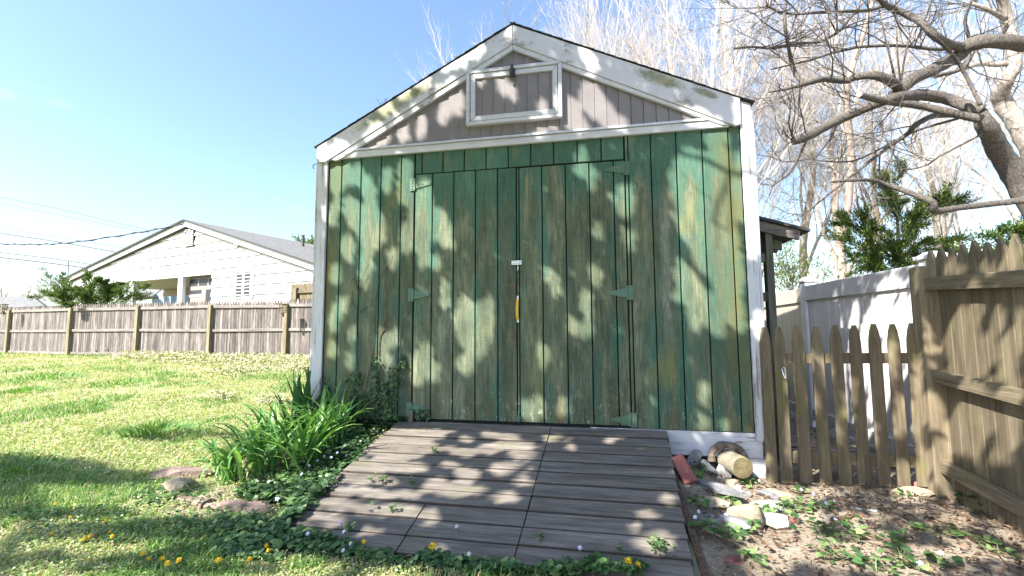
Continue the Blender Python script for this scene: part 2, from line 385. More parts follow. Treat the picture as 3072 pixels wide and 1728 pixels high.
# doors
def hinge(parent, x, z, dirn, mat):
    h = MB(); h.box(min(x, x-dirn*.05), max(x, x-dirn*.05), -.012, -.006, z-.058, z+.058)
    h.extr([(x+dirn*.004, -.006, z-.04), (x+dirn*.004, -.006, z+.04), (x+dirn*.15, -.006, z+.010), (x+dirn*.15, -.006, z-.010)], (0, -.006, 0))
    h.tube([(x, -.012, z-.05), (x, -.012, z+.05)], .008, 8)
    for q in (.03, .075, .115): h.box(x+dirn*q-.005, x+dirn*q+.005, -.016, -.011, z-.005, z+.005)
    for q in (-.04, -.013, .013, .04): h.box(x-dirn*.028-.005, x-dirn*.028+.005, -.016, -.011, z+q-.005, z+q+.005)
    h.build('hinge', mat, parent)
E0 = .107+.2032*4
for k, (edges, z1) in enumerate((([.750, .92, 1.123, 1.326, 1.529, 1.698], 2.222), ([1.700, 1.722, 1.925, 2.129, 2.333, 2.537, 2.630], 2.216))):
    m = MB(); boards(m, edges, .02, z1, -.004, .016)
    d = m.build('door', M['door_green'], shed, bevel=.003)
    if k == 0:
        hinge(d, .752, 2.13, 1, M['hinge_pale']); hinge(d, .750, 1.11, 1, M['hinge']); hinge(d, .750, .10, 1, M['hinge'])
        h = MB(); h.box(1.655, 1.745, -.020, -.006, 1.352, 1.392); h.box(1.665, 1.72, -.026, -.018, 1.364, 1.380)
        h.box(1.722, 1.732, -.034, -.018, 1.36, 1.385); h.build('hasp', M['steel'], d, bevel=.003)
        sc = MB().box(1.615, 1.69, -.0055, -.0045, 1.165, 1.195); sc.build('bare_patch', M['scar'], d)
        sc = MB().box(1.678, 1.692, -.0055, -.0045, .60, .77); sc.build('bare_patch', M['scar'], d)
        h = MB()
        hz, hw = [1.07, 1.045, 1.0, .95, .90, .875], []
        h.box(1.699, 1.716, -.012, -.006, 1.045, 1.085); h.box(1.699, 1.716, -.012, -.006, .855, .895)
        hb = h.build('handle', M['plastic'], d, bevel=.003)
        h = MB()
        pts = [(1.7075, -.014, 1.055), (1.7075, -.036, 1.02), (1.7065, -.046, .97), (1.7065, -.04, .915), (1.7065, -.018, .885)]
        cc, _ = catmull(pts, [.01]*5, 4)
        for a, b in zip(cc, cc[1:]): h.beam(a, b+(b-a)*.1, .022, .007, (0, 1, 0))
        h.build('grip', M['yellow'], hb)
    else:
        hinge(d, 2.620, 2.145, -1, M['hinge_pale']); hinge(d, 2.622, 1.094, -1, M['hinge']); hinge(d, 2.622, .068, -1, M['hinge_pale'])
        sc = MB().box(1.703, 1.719, -.0055, -.0045, 1.10, 1.26); sc.build('bare_patch', M['scar'], d)
        sc = MB()
        sc.extr([(1.703, -.0044, 1.30), (1.712, -.0044, 1.31), (1.716, -.0044, 1.345), (1.703, -.0044, 1.348)], (0, -.0012, 0)); sc.build('chipped_patch', M['white_trim'], d)
        b = MB().box(1.696, 1.725, -.02, -.006, .03, .075); b.tube([(1.711, -.02, .02), (1.711, -.02, .11)], .006, 6); b.build('bolt', M['hinge_pale'], d)
# corner boards and skirt
MB().box(-.242, -.139, -.022, .0, -.16, 2.52).build('corner_board', M['white_trim'], shed, bevel=.004)
MB().box(-.262, -.242, -.020, .09, -.16, 2.50).build('corner_board', M['white_trim'], shed, bevel=.004)
MB().hexa([(3.545, -.024, -.06), (3.628, -.024, -.06), (3.628, 0, -.06), (3.545, 0, -.06), (3.545, -.024, 2.645), (3.628, -.024, 2.605), (3.628, 0, 2.605), (3.545, 0, 2.645)]).build('corner_board', M['white_trim'], shed, bevel=.004)
MB().box(3.629, 3.648, -.022, .10, -.10, 2.55).build('corner_board', M['white_trim'], shed, bevel=.004)
MB().box(2.30, 3.60, .004, .03, -.192, -.004).build('skirt_board', M['white_skirt'], shed, bevel=.004)
MB().box(3.40, 3.62, .012, .035, -.36, -.195).build('skirt_board', M['white_skirt'], shed, bevel=.004)
MB().box(-.20, 3.60, .065, 4.4, -.40, -.01).build('foundation', M['conc'], shed)
MB().box(.735, .775, -.045, -.006, -.03, .10).build('base_block', M['leanto'], shed)
# gable siding: narrow lapped vinyl panels
def lowL(x): return 3.305-.524*(1.682-x)
def lowR(x): return 3.305-.489*(x-1.682)
m = MB(); w = .1016; x = 1.682-16*w
while x < 3.5:
    zt = [min(lowL(q) if q < 1.682 else lowR(q), 3.305)+.045 for q in (x, x+w)]
    if min(zt) > 2.49:
        m.hexa([(x, -.012, 2.47), (x+w-.003, -.003, 2.47), (x+w-.003, .012, 2.47), (x, .012, 2.47), (x, -.012, zt[0]), (x+w-.003, -.003, zt[1]), (x+w-.003, .012, zt[1]), (x, .012, zt[0])])
    x += w
m.build('gable_siding', M['mauve'], shed)
# hatch in the gable
m = MB(); x = 1.30
while x < 2.05:
    a, b = x, min(x+w, 2.058)
    m.hexa([(a, -.038, 2.68), (b-.003, -.030, 2.68), (b-.003, -.016, 2.68), (a, -.016, 2.68), (a, -.038, 3.085), (b-.003, -.030, 3.085), (b-.003, -.016, 3.085), (a, -.016, 3.085)]); x += w
hat = m.build('gable_hatch', M['mauve'], shed)
def frame(x0, x1, z0, z1, wd, ya, yb, mat, par, nm):
    f = MB(); y = ya
    for pl in ([(x0, z0), (x1, z0), (x1-wd, z0+wd), (x0+wd, z0+wd)], [(x1, z0), (x1, z1), (x1-wd, z1-wd), (x1-wd, z0+wd)],
               [(x1, z1), (x0, z1), (x0+wd, z1-wd), (x1-wd, z1-wd)], [(x0, z1), (x0, z0), (x0+wd, z0+wd), (x0+wd, z1-wd)]):
        cx = sum(p[0] for p in pl)/4; cz = sum(p[1] for p in pl)/4
        f.extr([(cx+(p[0]-cx)*.998, ya, cz+(p[1]-cz)*.985) for p in pl], (0, yb-ya, 0))
    return f.build(nm, mat, par, bevel=.003)
frame(1.252, 2.116, 2.626, 3.142, .032, -.058, -.010, M['white_board'], shed, 'hatch_surround')
frame(1.290, 2.078, 2.664, 3.104, .044, -.052, -.012, M['white_board'], hat, 'hatch_frame')
MB().box(1.655, 1.705, -.075, -.053, 3.03, 3.11).box(1.668, 1.69, -.095, -.07, 3.05, 3.135).build('latch', M['iron'], hat, bevel=.004)
MB().tube([(1.69, -.042, 2.97), (1.69, -.03, 2.97)], .010, 10).build('keyhole', M['iron'], hat)
# frieze board, rakes
MB().box(-.0, 3.46, -.030, .0, 2.426, 2.488).build('frieze_board', M['white_board'], shed, bevel=.004)
MB().hexa([(.05, -.042, 2.490), (3.40, -.042, 2.490), (3.40, 0, 2.490), (.05, 0, 2.490), (.05, -.034, 2.512), (3.40, -.034, 2.512), (3.40, 0, 2.528), (.05, 0, 2.528)]).build('frieze_sill', M['white_board'], shed, bevel=.003)
MB().extr([(-.242, -.050, 2.40), (-.242, -.050, 2.552), (1.680, -.050, 3.532), (1.680, -.050, 3.352), (-.145, -.050, 2.40)], (0, .035, 0)).build('rake_board', M['white_rake'], shed, bevel=.004)
MB().extr([(-.04, -.041, 2.405), (-.10, -.041, 2.42), (1.680, -.041, 3.350), (1.680, -.041, 3.300), (.03, -.041, 2.43)], (0, .030, 0)).build('rake_moulding', M['white_rake'], shed, bevel=.003)
MB().extr([(3.543, -.050, 2.646), (3.543, -.050, 2.43), (3.50, -.050, 2.42), (1.684, -.050, 3.352), (1.684, -.050, 3.532)], (0, .035, 0)).build('rake_board', M['white_rake'], shed, bevel=.004)
MB().extr([(3.47, -.041, 2.432), (3.40, -.041, 2.44), (1.684, -.041, 3.300), (1.684, -.041, 3.350)], (0, .030, 0)).build('rake_moulding', M['white_rake'], shed, bevel=.003)
# roof: two shingled slabs with a ragged drip edge, ridge cap
m = MB()
for (xa, za, xb, zb) in ((-.270, 2.545, 1.682, 3.541), (3.650, 2.598, 1.682, 3.541)):
    N_ = 22
    for i in range(N_):
        t0, t1 = i/N_, (i+1)/N_+.012
        p0 = Vector((xa+(xb-xa)*t0, -.056-random.uniform(0, .006), za+(zb-za)*t0)); p1 = Vector((xa+(xb-xa)*t1, 0, za+(zb-za)*t1))
        y0, y1 = p0.y, 4.6; th = .004
        m.hexa([(p0.x, y0, p0.z+.004), (p1.x, y0, p1.z), (p1.x, y1, p1.z), (p0.x, y1, p0.z+.004), (p0.x, y0, p0.z+th+.006), (p1.x, y0, p1.z+th), (p1.x, y1, p1.z+th), (p0.x, y1, p0.z+th+.006)])
m.build('roof', M['shingle'], shed)
# side and back walls
m = MB()
for X0, X1 in ((-.23, -.21), (3.602, 3.622)):
    for i in range(21): m.box(X0, X1, .095+i*BW+.004, .095+(i+1)*BW-.004, -.0, 2.55)
m.box(-.2, 3.6, 4.34, 4.36, 0, 2.6); m.extr([(-.2, 4.35, 2.55), (1.68, 4.35, 3.5), (3.6, 4.35, 2.55)], (0, .02, 0))
m.build('side_siding', M['wall_green'], shed)
MB().box(-.2, -.195, .07, 4.3, 0, 2.5).box(3.59, 3.597, .07, 4.3, 0, 2.5).build('wall_lining', M['gap'], shed)
hk, hr = catmull([(-.262, -.01, 2.40), (-.285, -.012, 2.40), (-.30, -.014, 2.385), (-.30, -.014, 2.365), (-.285, -.014, 2.355)], [.004]*5, 3)
MB().tube(hk, hr, 5).build('hook', M['iron'], shed)

# lean-to on the right flank
lt = thing('lean_to', (3.9, .4, -.33), 'weathered lean-to with a small tilted roof and slatted post against the shed flank', 'lean-to')
Z8 = lambda x, y: (1886.7+.23137*x, 503.1+.23137*y)
Yl = .40
MB().extr([(3.65, Yl-.06, 1.802), (3.65, Yl-.06, 1.772), (4.16, Yl-.06, 1.610), (4.16, Yl-.06, 1.632)], (0, 2.6, 0)).build('roof', M['shingle'], lt)
MB().extr([(3.65, Yl-.03, 1.770), (3.65, Yl-.03, 1.675), (4.085, Yl-.03, 1.545), (4.095, Yl-.03, 1.628)], (0, .03, 0)).build('fascia', M['fascia'], lt, bevel=.003)
MB().extr([(3.66, Yl+.09, 1.66), (3.66, Yl+.09, 1.55), (3.99, Yl+.09, 1.48), (3.99, Yl+.09, 1.56)], (0, .04, 0)).build('beam', M['leanto'], lt, bevel=.003)
MB().box(3.825, 3.885, Yl, Yl+.085, -.36, 1.70).build('post', M['leanto'], lt, bevel=.004)
for z in (1.40, 1.06, .70, .42, .14): MB().beam((3.655, Yl+.045, z-.015), (3.83, Yl+.03, z+.012), .03, .08).build('slat', M['leanto'], lt)
for i, y in enumerate((.9, 1.5, 2.2)): MB().beam((3.66, y, 1.70), (4.10, y, 1.555), .04, .08).build('rafter', M['leanto'], lt)
MB().box(3.80, 3.87, 2.7, 2.78, -.36, 1.7).build('post', M['leanto'], lt)

# ------------------------------------------------------------------ ramp
ramp = thing('wooden_ramp', (1.8, -.9, -.2), 'weathered grey plank ramp leading up to the shed doors', 'ramp')
PITCH = .150; SL = -.174
def rz(y): return -.004 + SL*(-y)
seam = lambda i: 1.985 - .001*i
rows = 11
for i in range(rows):
    y1 = -.024-i*PITCH; y0 = y1-PITCH+.014
    if i == rows-1: y0 = y1-.128
    xl = .63+random.uniform(-.015, .02); xr = 2.895-.0105*i+random.uniform(-.003, .003)
    cuts = [xl, seam(i)-.002, xr]
    if i >= rows-3: cuts = [xl, 1.38+random.uniform(-.01, .01), seam(i)-.002, xr]
    for a, b in zip(cuts, cuts[1:]):
        dz = random.uniform(-.003, .003)
        c = []
        for zz in (-.032, 0):
            for (x_, y_) in ((a+.002, y0), (b-.002, y0), (b-.002, y1), (a+.002, y1)): c.append((x_, y_, rz(y_)+zz+dz))
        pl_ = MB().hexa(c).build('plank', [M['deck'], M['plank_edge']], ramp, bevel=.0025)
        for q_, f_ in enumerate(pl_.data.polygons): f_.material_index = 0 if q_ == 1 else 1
MB().box(.62, 2.89, -.022, .0, -.03, -.006).build('plank', M['deck'], ramp, bevel=.004)
yF = -.02-rows*PITCH
MB().hexa([(.66, yF+.03, rz(yF)-.05), (2.77, yF+.03, rz(yF)-.05), (2.86, -.03, -.05), (.66, -.03, -.05), (.66, yF+.03, rz(yF+.03)-.034), (2.77, yF+.03, rz(yF+.03)-.034), (2.86, -.03, -.041), (.66, -.03, -.041)]).build('gap_shade_sheet', M['conc'], ramp)  # dark sheet added below the planks to supply the shade in the gaps
for x_ in (.85, 1.8, 2.83):
    MB().hexa([(x_, yF+.03, -.50), (x_+.038, yF+.03, -.50), (x_+.038, -.02, -.50), (x_, -.02, -.50), (x_, yF+.03, rz(yF)-.036), (x_+.038, yF+.03, rz(yF)-.036), (x_+.038, -.02, -.045), (x_, -.02, -.045)]).build('stringer', M['stick'], ramp)

# ------------------------------------------------------------------ picket gate fence between shed and stockade
pf = thing('picket_fence', (4.0, -.1, -.33), 'low brown picket fence with rounded points beside the shed corner', 'fence')
def picket_poly(x, w, z0, z1, lean=0):
    h = w/2; prof = [(-h, 0), (h, 0), (h, z1-z0-.17), (h*.93, z1-z0-.11), (h*.70, z1-z0-.05), (h*.34, z1-z0), (-h*.34, z1-z0), (-h*.70, z1-z0-.05), (-h*.93, z1-z0-.11), (-h, z1-z0-.17)]
    return [(x+a+lean*b, 0, z0+b) for a, b in prof]
PKX = [(1981, 820), (2004, 818), (2052, 819), (2100, 818), (2147, 817), (2194, 815), (2243, 814), (2291, 813)]
pks = [(at(1932+47.6*i*1.005, 900, -.1).x, at(1932+47.6*i, 822-1.2*i, -.1).z) for i in range(0, 9)]
for i in range(1, 9):
    px = 1958+(2290-1958)*(i-1)/7.0
    top = at(px, 822-(i-1)*1.1, -.10); xx = top.x
    m = MB().extr([(p[0], -.112, p[2]) for p in picket_poly(xx, .079+random.uniform(-.003, .003), -.335+.004*i, top.z+random.uniform(-.006, .006), random.uniform(-.006, .006))], (0, .018, 0))
    m.build('picket', M['picket_brown'], pf, bevel=.003)
MB().extr([(p[0], -.085, p[2]) for p in picket_poly(at(1926, 823, -.085).x, .066, -.40, at(1926, 823, -.085).z)], (0, .06, 0)).build('post', M['picket_brown'], pf, bevel=.004)
za = at(2100, 903, -.09).z; zb = at(2100, 1152, -.09).z
MB().beam((3.70, -.075, za), (4.62, -.075, za+.01), .036, .075).build('rail', M['picket_brown'], pf, bevel=.003)
MB().beam((3.70, -.075, zb-.01), (4.62, -.075, zb), .036, .085).build('rail', M['picket_brown'], pf, bevel=.003)
hk, hr = catmull([(3.715, -.12, .50), (3.722, -.13, .45), (3.735, -.13, .43), (3.732, -.13, .50), (3.72, -.128, .51)], [.004]*5, 3)
MB().tube(hk, hr, 5).build('gate_hook', M['steel'], pf)

# ------------------------------------------------------------------ stockade fence on the right
st = thing('stockade_fence', (4.6, -.2, -.33), 'tall brown stockade fence running out of the picture beside the picket fence', 'fence')
PD = Vector((-.068, -.998, 0)); PN = Vector((-.998, .068, 0)); DZ = -.053
P0 = Vector((4.655, -.10, 0))
zt = at(2320, 672, -.13).z
MB().hexa([(4.595, -.20, -.42), (4.712, -.22, -.42), (4.728, -.09, -.42), (4.605, -.08, -.42), (4.595, -.20, zt), (4.712, -.22, zt), (4.728, -.09, zt), (4.605, -.08, zt)]).build('post', M['stockade'], st, bevel=.006)
m = MB(); s_ = .02; i = 0
while s_ < 3.0:
    w_ = random.uniform(.096, .108); b = P0+PN*(-.035)+PD*(s_+w_/2)
    zb_, ztp = -.40, zt+.115+.012*math.sin(i*2.1)+DZ*s_
    hh = w_/2; pr = [(-hh, zb_), (hh, zb_), (hh, ztp-.13), (hh*.8, ztp-.07), (hh*.15, ztp), (-hh*.15, ztp), (-hh*.8, ztp-.07), (-hh, ztp-.13)]
    m.extr([b+PD*a+Vector((0, 0, c)) for a, c in pr], -PN*.02); s_ += w_+.003; i += 1
m.build('picket_panel', M['stockade'], st, bevel=.003)
for (ya, yb) in ((atx(2360, 691, 4.6).z-.045, 0), (atx(2375, 934, 4.6).z-.045, 1), (atx(2395, 1171, 4.6).z-.045, 2)):
    MB().beam(P0+PD*.06+PN*.0+Vector((0, 0, ya)), P0+PD*3+PN*.0+Vector((0, 0, ya+DZ*3)), .05, .085 if yb else .09).build('rail', M['stockade_rail'], st, bevel=.004)
MB().box(4.46, 4.56, -2.98, -2.88, -.5, zt-.15).build('post', M['stockade'], st, bevel=.006)

# ------------------------------------------------------------------ vinyl fence behind the picket fence
vf = thing('vinyl_fence', (4.75, 1.2, -.3), 'white and tan vinyl privacy fence with capped posts behind the picket fence', 'fence')
def vpost(x, y, zt, par):
    p = MB().box(x-.064, x+.064, y-.064, y+.064, -.36, zt).build('post', M['vinyl'], par, bevel=.006)
    c = MB().box(x-.082, x+.082, y-.082, y+.082, zt+.001, zt+.03).hexa([(x-.07, y-.07, zt+.0305), (x+.07, y-.07, zt+.0305), (x+.07, y+.07, zt+.0305), (x-.07, y+.07, zt+.0305), (x-.03, y-.03, zt+.06), (x+.03, y-.03, zt+.06), (x+.03, y+.03, zt+.06), (x-.03, y+.03, zt+.06)])
    c.build('cap', M['vinyl'], p, bevel=.003)
vpost(4.80, 2.02, 1.325, vf); vpost(4.83, .02, 1.30, vf); vpost(4.93, 4.0, 1.30, vf)
def vpanel(x0, y0, x1, y1, zt, zb, mat, rmat):
    a = Vector((x0, y0, 0)); b = Vector((x1, y1, 0)); L = (b-a).length; d = (b-a)/L; n = Vector((-abs(d.y), d.x*(1 if d.y < 0 else -1), 0)).normalized()
    m = MB(); k = int(L/.155)
    for i in range(k):
        p = a+d*(L*i/k+.003); q = a+d*(L*(i+1)/k-.003)
        m.hexa([p+Vector((0, 0, zb)), q+Vector((0, 0, zb)), q-n*.02+Vector((0, 0, zb)), p-n*.02+Vector((0, 0, zb)), p+Vector((0, 0, zt-.10)), q+Vector((0, 0, zt-.10)), q-n*.02+Vector((0, 0, zt-.10)), p-n*.02+Vector((0, 0, zt-.10))])
    m.quad([a-n*.012+Vector((0, 0, zb)), b-n*.012+Vector((0, 0, zb)), b-n*.012+Vector((0, 0, zt-.1)), a-n*.012+Vector((0, 0, zt-.1))])
    m.build('panel', mat, vf, bevel=.003)
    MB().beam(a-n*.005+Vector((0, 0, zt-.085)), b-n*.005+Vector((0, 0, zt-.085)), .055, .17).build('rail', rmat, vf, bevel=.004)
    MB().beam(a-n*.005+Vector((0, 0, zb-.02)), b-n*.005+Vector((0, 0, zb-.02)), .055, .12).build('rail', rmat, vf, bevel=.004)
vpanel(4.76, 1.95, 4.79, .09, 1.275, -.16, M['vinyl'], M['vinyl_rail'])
vpanel(4.90, 3.93, 4.78, 2.09, 1.265, -.2, M['tan_vinyl'], M['tan_vinyl'])
vpanel(5.1, 6.4, 4.93, 4.07, 1.265, -.2, M['tan_vinyl'], M['tan_vinyl'])
# ------------------------------------------------------------------ picket fence along the lawn
lf = thing('lawn_fence', (-5.5, 6.3, .05), 'long weathered grey picket-topped board fence across the back of the lawn', 'fence')
def onz(x, y, Z): d = ray(x, y); return CAM + d*((Z-CAM.z)/d.z)
LP = [onz(px, py, .05) for px, py in ((12, 890), (167, 894.5), (337, 897), (521, 900), (714, 902))]
step = (LP[4]-LP[0])/4
LP = [LP[0]-step, LP[0]-Vector((0, 0, 0))] + LP[1:] + [LP[4]+step]
dirx = step.normalized(); nrm = Vector((dirx.y, -dirx.x, 0)).normalized()
if nrm.y > 0: nrm = -nrm
ZT = 1.47
for i, p in enumerate(LP):
    a = p+nrm*.02; w_ = .055
    m = MB(); c = []
    for z in (-.05, ZT+random.uniform(-.02, .02)):
        for (sx, sy) in ((-1, 0), (1, 0), (1, 1), (-1, 1)): c.append(a+dirx*w_*sx-nrm*.11*sy+Vector((0, 0, z-a.z+.0)))
    m.hexa(c); m.build('post', M['fence_post'], lf, bevel=.004)
for a, b in zip(LP, LP[1:]):
    L = (b-a).length; k = int(round(L/.085)); m = MB(); dz = random.uniform(-.02, .025)
    for i in range(k):
        c = a+(b-a)*((i+.5)/k)-nrm*.075; c.z = 0; h = L/k*.5-.002; zt = ZT+.085+dz+random.uniform(-.008, .008)
        m.extr([c+dirx*q+Vector((0, 0, z)) for q, z in ((-h, .06), (h, .06), (h, zt-.10), (h*.75, zt-.05), (h*.25, zt), (-h*.25, zt), (-h*.75, zt-.05), (-h, zt-.10))], -nrm*.016)
    m.build('picket_panel', M['fence_grey'], lf)
    for z, hh in ((1.40, .075), (.78, .075), (.12, .075)):
        p, q = a-nrm*.055+dirx*.057, b-nrm*.055-dirx*.057
        MB().beam(Vector((p.x, p.y, z+random.uniform(-.012, .012))), Vector((q.x, q.y, z+random.uniform(-.012, .012))), .04, hh).build('rail', M['fence_rail'], lf, bevel=.004)
def lantern(px, py, lab):
    c = onpl(px, py, LP[2]+nrm*.06, nrm); t_ = thing('fence_lantern', c, lab, 'lantern', 'lanterns on the lawn fence posts')
    m = MB(); s_ = .055
    for sx in (-1, 1):
        for sy in (-1, 1): q = c+dirx*s_*sx+nrm*s_*sy; m.beam(q-Vector((0, 0, .10)), q+Vector((0, 0, .10)), .014, .014, (0, 1, 0))
    for z in (-.09, -.045, 0, .045, .09):
        for sy in (-1, 1): m.beam(c+nrm*s_*sy-dirx*s_+Vector((0, 0, z)), c+nrm*s_*sy+dirx*s_+Vector((0, 0, z)), .012, .012)
        for sx in (-1, 1): m.beam(c+dirx*s_*sx-nrm*s_+Vector((0, 0, z)), c+dirx*s_*sx+nrm*s_+Vector((0, 0, z)), .012, .012)
    m.build('cage', M['lantern'], t_)
    MB().beam(c+Vector((0, 0, .105)), c+Vector((0, 0, .125)), .15, .15, (0, 1, 0)).build('lid', M['lantern'], t_)
    MB().beam(c+Vector((0, 0, -.20)), c+Vector((0, 0, -.105)), .05, .05, (0, 1, 0)).build('bracket', M['lantern'], t_)
lantern(9, 775, 'small wooden lattice lantern on the fence post at the left edge of the photo')
lantern(711, 777, 'small wooden lattice lantern on the fence post nearest the shed')

# ------------------------------------------------------------------ white house
Q = dep(479, 557, 15.5); hu = Vector((.966, -.26, 0)).normalized(); hb = Vector((.26, .966, 0)).normalized(); hn = -hb
def H(px, py, off=0.0): return onpl(px, py, Q+hn*off, hn)
def HU(px, py): p = H(px, py); return (p-Q).dot(hu), p.z
def hp(u_, z, off=0.0): p = Q+hu*u_+hn*off; return Vector((p.x, p.y, z))
house = thing('white_house', (Q.x, Q.y, .05), 'white single-storey house with wide siding, low gable and open porch behind the lawn fence', 'house')
uL, zL = HU(181, 700); uR, zR = HU(797.5, 665); zA = Q.z
sl = (zA-zL)/(-uL); sr = (zA-zR)/uR; uR2 = uR+2.2; zR2 = zA-sr*uR2
uO, zO = HU(536, 690); zS = HU(400, 693)[1]
def hbox(u0, u1, z0, z1, o0, o1, mb=None):
    mb = mb or MB(); mb.hexa([hp(u0, z0, o0), hp(u1, z0, o0), hp(u1, z0, o1), hp(u0, z0, o1), hp(u0, z1, o0), hp(u1, z1, o0), hp(u1, z1, o1), hp(u0, z1, o1)]); return mb
m = MB(); z = .05; C = .30
wu0, wz1 = HU(1845*.32552, 469.6+.32552*668); wu1, wz0 = HU(1955*.32552, 469.6+.32552*848)
while z < zA-.1:
    z1 = min(z+C, zA-.05)
    la = max(uL+.25, -(zA-z)/sl); lb = max(uL+.25, -(zA-z1)/sl); ra = min(uR2-.2, (zA-z)/sr); rb = min(uR2-.2, (zA-z1)/sr)
    if z < zS: la = lb = uO
    segs = [(la, lb, ra, rb)]
    for (a, b_, c_, d_) in segs:
        m.hexa([hp(a, z, .055), hp(c_, z, .055), hp(c_, z, -.10), hp(a, z, -.10), hp(b_, z1-.004, .004), hp(d_, z1-.004, .004), hp(d_, z1-.004, -.10), hp(b_, z1-.004, -.10)])
    z = z1
    if abs(z-zS) < .0: pass
m.build('siding', M['house_white'], house)
hbox(uL+.2, uO+.06, zS-.14, zS+.04, -.08, .05).build('porch_header', M['house_trim'], house, bevel=.01)
# rakes, soffit, roof
for (ua, za, ub, zb) in ((uL-.02, zL-.0, 0, zA), (uR2, zR2, 0, zA)):
    s_ = 1 if ua < 0 else -1
    m = MB().extr([hp(ua, za-.02, .16), hp(ua, za-.16, .16), hp(ub, zb-.20, .16), hp(ub, zb-.02, .16)], hb*.03); m.build('rake_board', M['house_trim'], house)
    m = MB().extr([hp(ua, za-.16, .13), hp(ua, za-.19, .13), hp(ub, zb-.23, .13), hp(ub, zb-.20, .13)], hb*.25); m.build('soffit', M['conc'], house)  # near-black colour paints the shadow line below the rake board
    m = MB().extr([hp(ua*1.02, za-.045, .22), hp(ub, zb-.01, .22), hp(ub, zb+.03, .22), hp(ua*1.02, za-.008, .22)], hb*11); m.build('roof', M['roof_grey'], house)
    MB().extr([hp(ua*1.02, za-.05, .235), hp(ub, zb-.015, .235), hp(ub, zb+.035, .235), hp(ua*1.02, za+.0, .235)], hb*.012).build('drip_edge', M['iron'], house)
MB().tube([hp(1.9, zA-.9, -3.0), hp(1.9, zA-.10, -3.0)], .045, 8).build('vent_pipe', M['iron'], house)
# gable vent
vu0, vz1 = HU(1448*.32552, 469.6+.32552*333); vu1, vz0 = HU(1508*.32552, 469.6+.32552*460)
vt = hbox(vu0-.02, vu1+.02, vz0, vz1, .0, .06).build('gable_vent', M['gap'], house)
m = MB()
for i in range(11):
    z = vz0+(vz1-vz0)*(i+.5)/11; m.hexa([hp(vu0, z-.012, .085), hp(vu1, z-.012, .085), hp(vu1, z-.006, .065), hp(vu0, z-.006, .065), hp(vu0, z+.008, .085), hp(vu1, z+.008, .085), hp(vu1, z+.012, .065), hp(vu0, z+.012, .065)])
m.build('louvre', M['house_trim'], vt)
# window with shutters
wn = hbox(wu0-.07, wu1+.07, wz0-.06, wz1+.08, .0, .075).build('window', M['house_trim'], house, bevel=.006)
hbox(wu0, wu1, wz0, wz1, .06, .079).build('pane', M['glass'], wn)
m = MB(); um = (wu0+wu1)/2; zm = (wz0+wz1)/2
for a, b in ((wu0, um-.012), (um+.012, wu1)):
    for i in range(7):
        z = wz0+(wz1-wz0)*(i+.5)/7; hbox(a+.03, b-.02, z-.012, z+.010, .08, .095, m)
    hbox(a, a+.035, wz0, wz1, .08, .092, m); hbox(b-.03, b, wz0, wz1, .08, .092, m)
hbox(wu0, wu1, zm-.03, zm+.03, .08, .095, m); hbox(um-.014, um+.014, wz0, wz1, .08, .094, m)
m.build('shutter', M['house_trim'], wn)
# flood lamp
fu, fz = HU(1880*.32552, 469.6+.32552*452)
m = MB(); m.tube([hp(fu, fz, .02), hp(fu, fz, .10)], .05, 8); m.tube([hp(fu-.03, fz, .10), hp(fu-.13, fz-.02, .20)], [.03, .06], 8); m.tube([hp(fu+.03, fz, .10), hp(fu+.04, fz-.08, .22)], [.03, .055], 8)
m.build('flood_lamp', M['porch_tan'], house, smooth=True)
# porch: ceiling, posts, far beam, glazed back wall
MB().extr([hp(uL+.2, zS-.02, -.08), hp(uO, zS-.02, -.08), hp(uO, zS-.02, -3.4), hp(uL+.2, zS-.02, -3.4)], (0, 0, .05)).build('porch_ceiling', M['porch_tan'], house)
hbox(uL+.25, uO-.9, zS-.34, zS-.03, -3.4, -3.3).build('porch_beam', M['porch_tan'], house)
for a, b in (((1378, 1412)), ((1000, 1036)), ((575, 655))):
    u0 = HU(a*.32552, 735)[0]; u1 = HU(b*.32552, 735)[0]; hbox(u0, u1, .0, zS-.14, -.09, .03).build('porch_post', M['house_trim'], house, bevel=.01)
pu0 = HU(1415*.32552, 720)[0]; pu1 = HU(1640*.32552, 720)[0]
pz = [HU(500, 469.6+.32552*q)[1] for q in (700, 765, 785, 850)]
dw = hbox(pu0, pu1, .05, zS-.1, -.24, -.19).build('porch_wall', M['porch_tan'], house)
wid = pu1-pu0
for i in range(3):
    u0 = pu0+wid*(.02+i*.33); hbox(u0, u0+wid*.28, pz[1]+.02, pz[0]-.02, -.20, -.184).build('transom_pane', M['glass'], dw)
hbox(pu0+wid*.05, pu0+wid*.45, pz[2]-.16, pz[2]-.03, -.20, -.184).build('door_pane', M['glass'], dw)
hbox(pu0+wid*.60, pu0+wid*.95, .6, pz[2]-.03, -.20, -.184).build('door_pane', M['glass'], dw)
hbox(pu0+wid*.03, pu0+wid*.48, pz[2]-.26, pz[2]-.20, -.20, -.170).build('door_rail', M['house_trim'], dw)
bw = hbox(pu0-.75, pu0-.05, .05, zS-.05, -1.9, -1.85).build('porch_wall', M['porch_tan'], house)
hbox(pu0-.65, pu0-.15, .8, pz[2]-.02, -1.86, -1.842).build('pane', M['glass'], bw); hbox(pu0-.65, pu0-.15, pz[1]+.02, pz[0]-.05, -1.86, -1.842).build('pane', M['glass'], bw)
MB().extr([hp(pu1+.02, .05, -.1), hp(pu1+.02, zS-.05, -.1), hp(pu1+.02, zS-.05, -.19), hp(pu1+.02, .05, -.19)], hu*.04).build('porch_wall', M['porch_tan'], house)
hbox(uO+.05, uR2-.25, 0, zS, -9, -8.9).build('back_wall', M['house_white'], house)
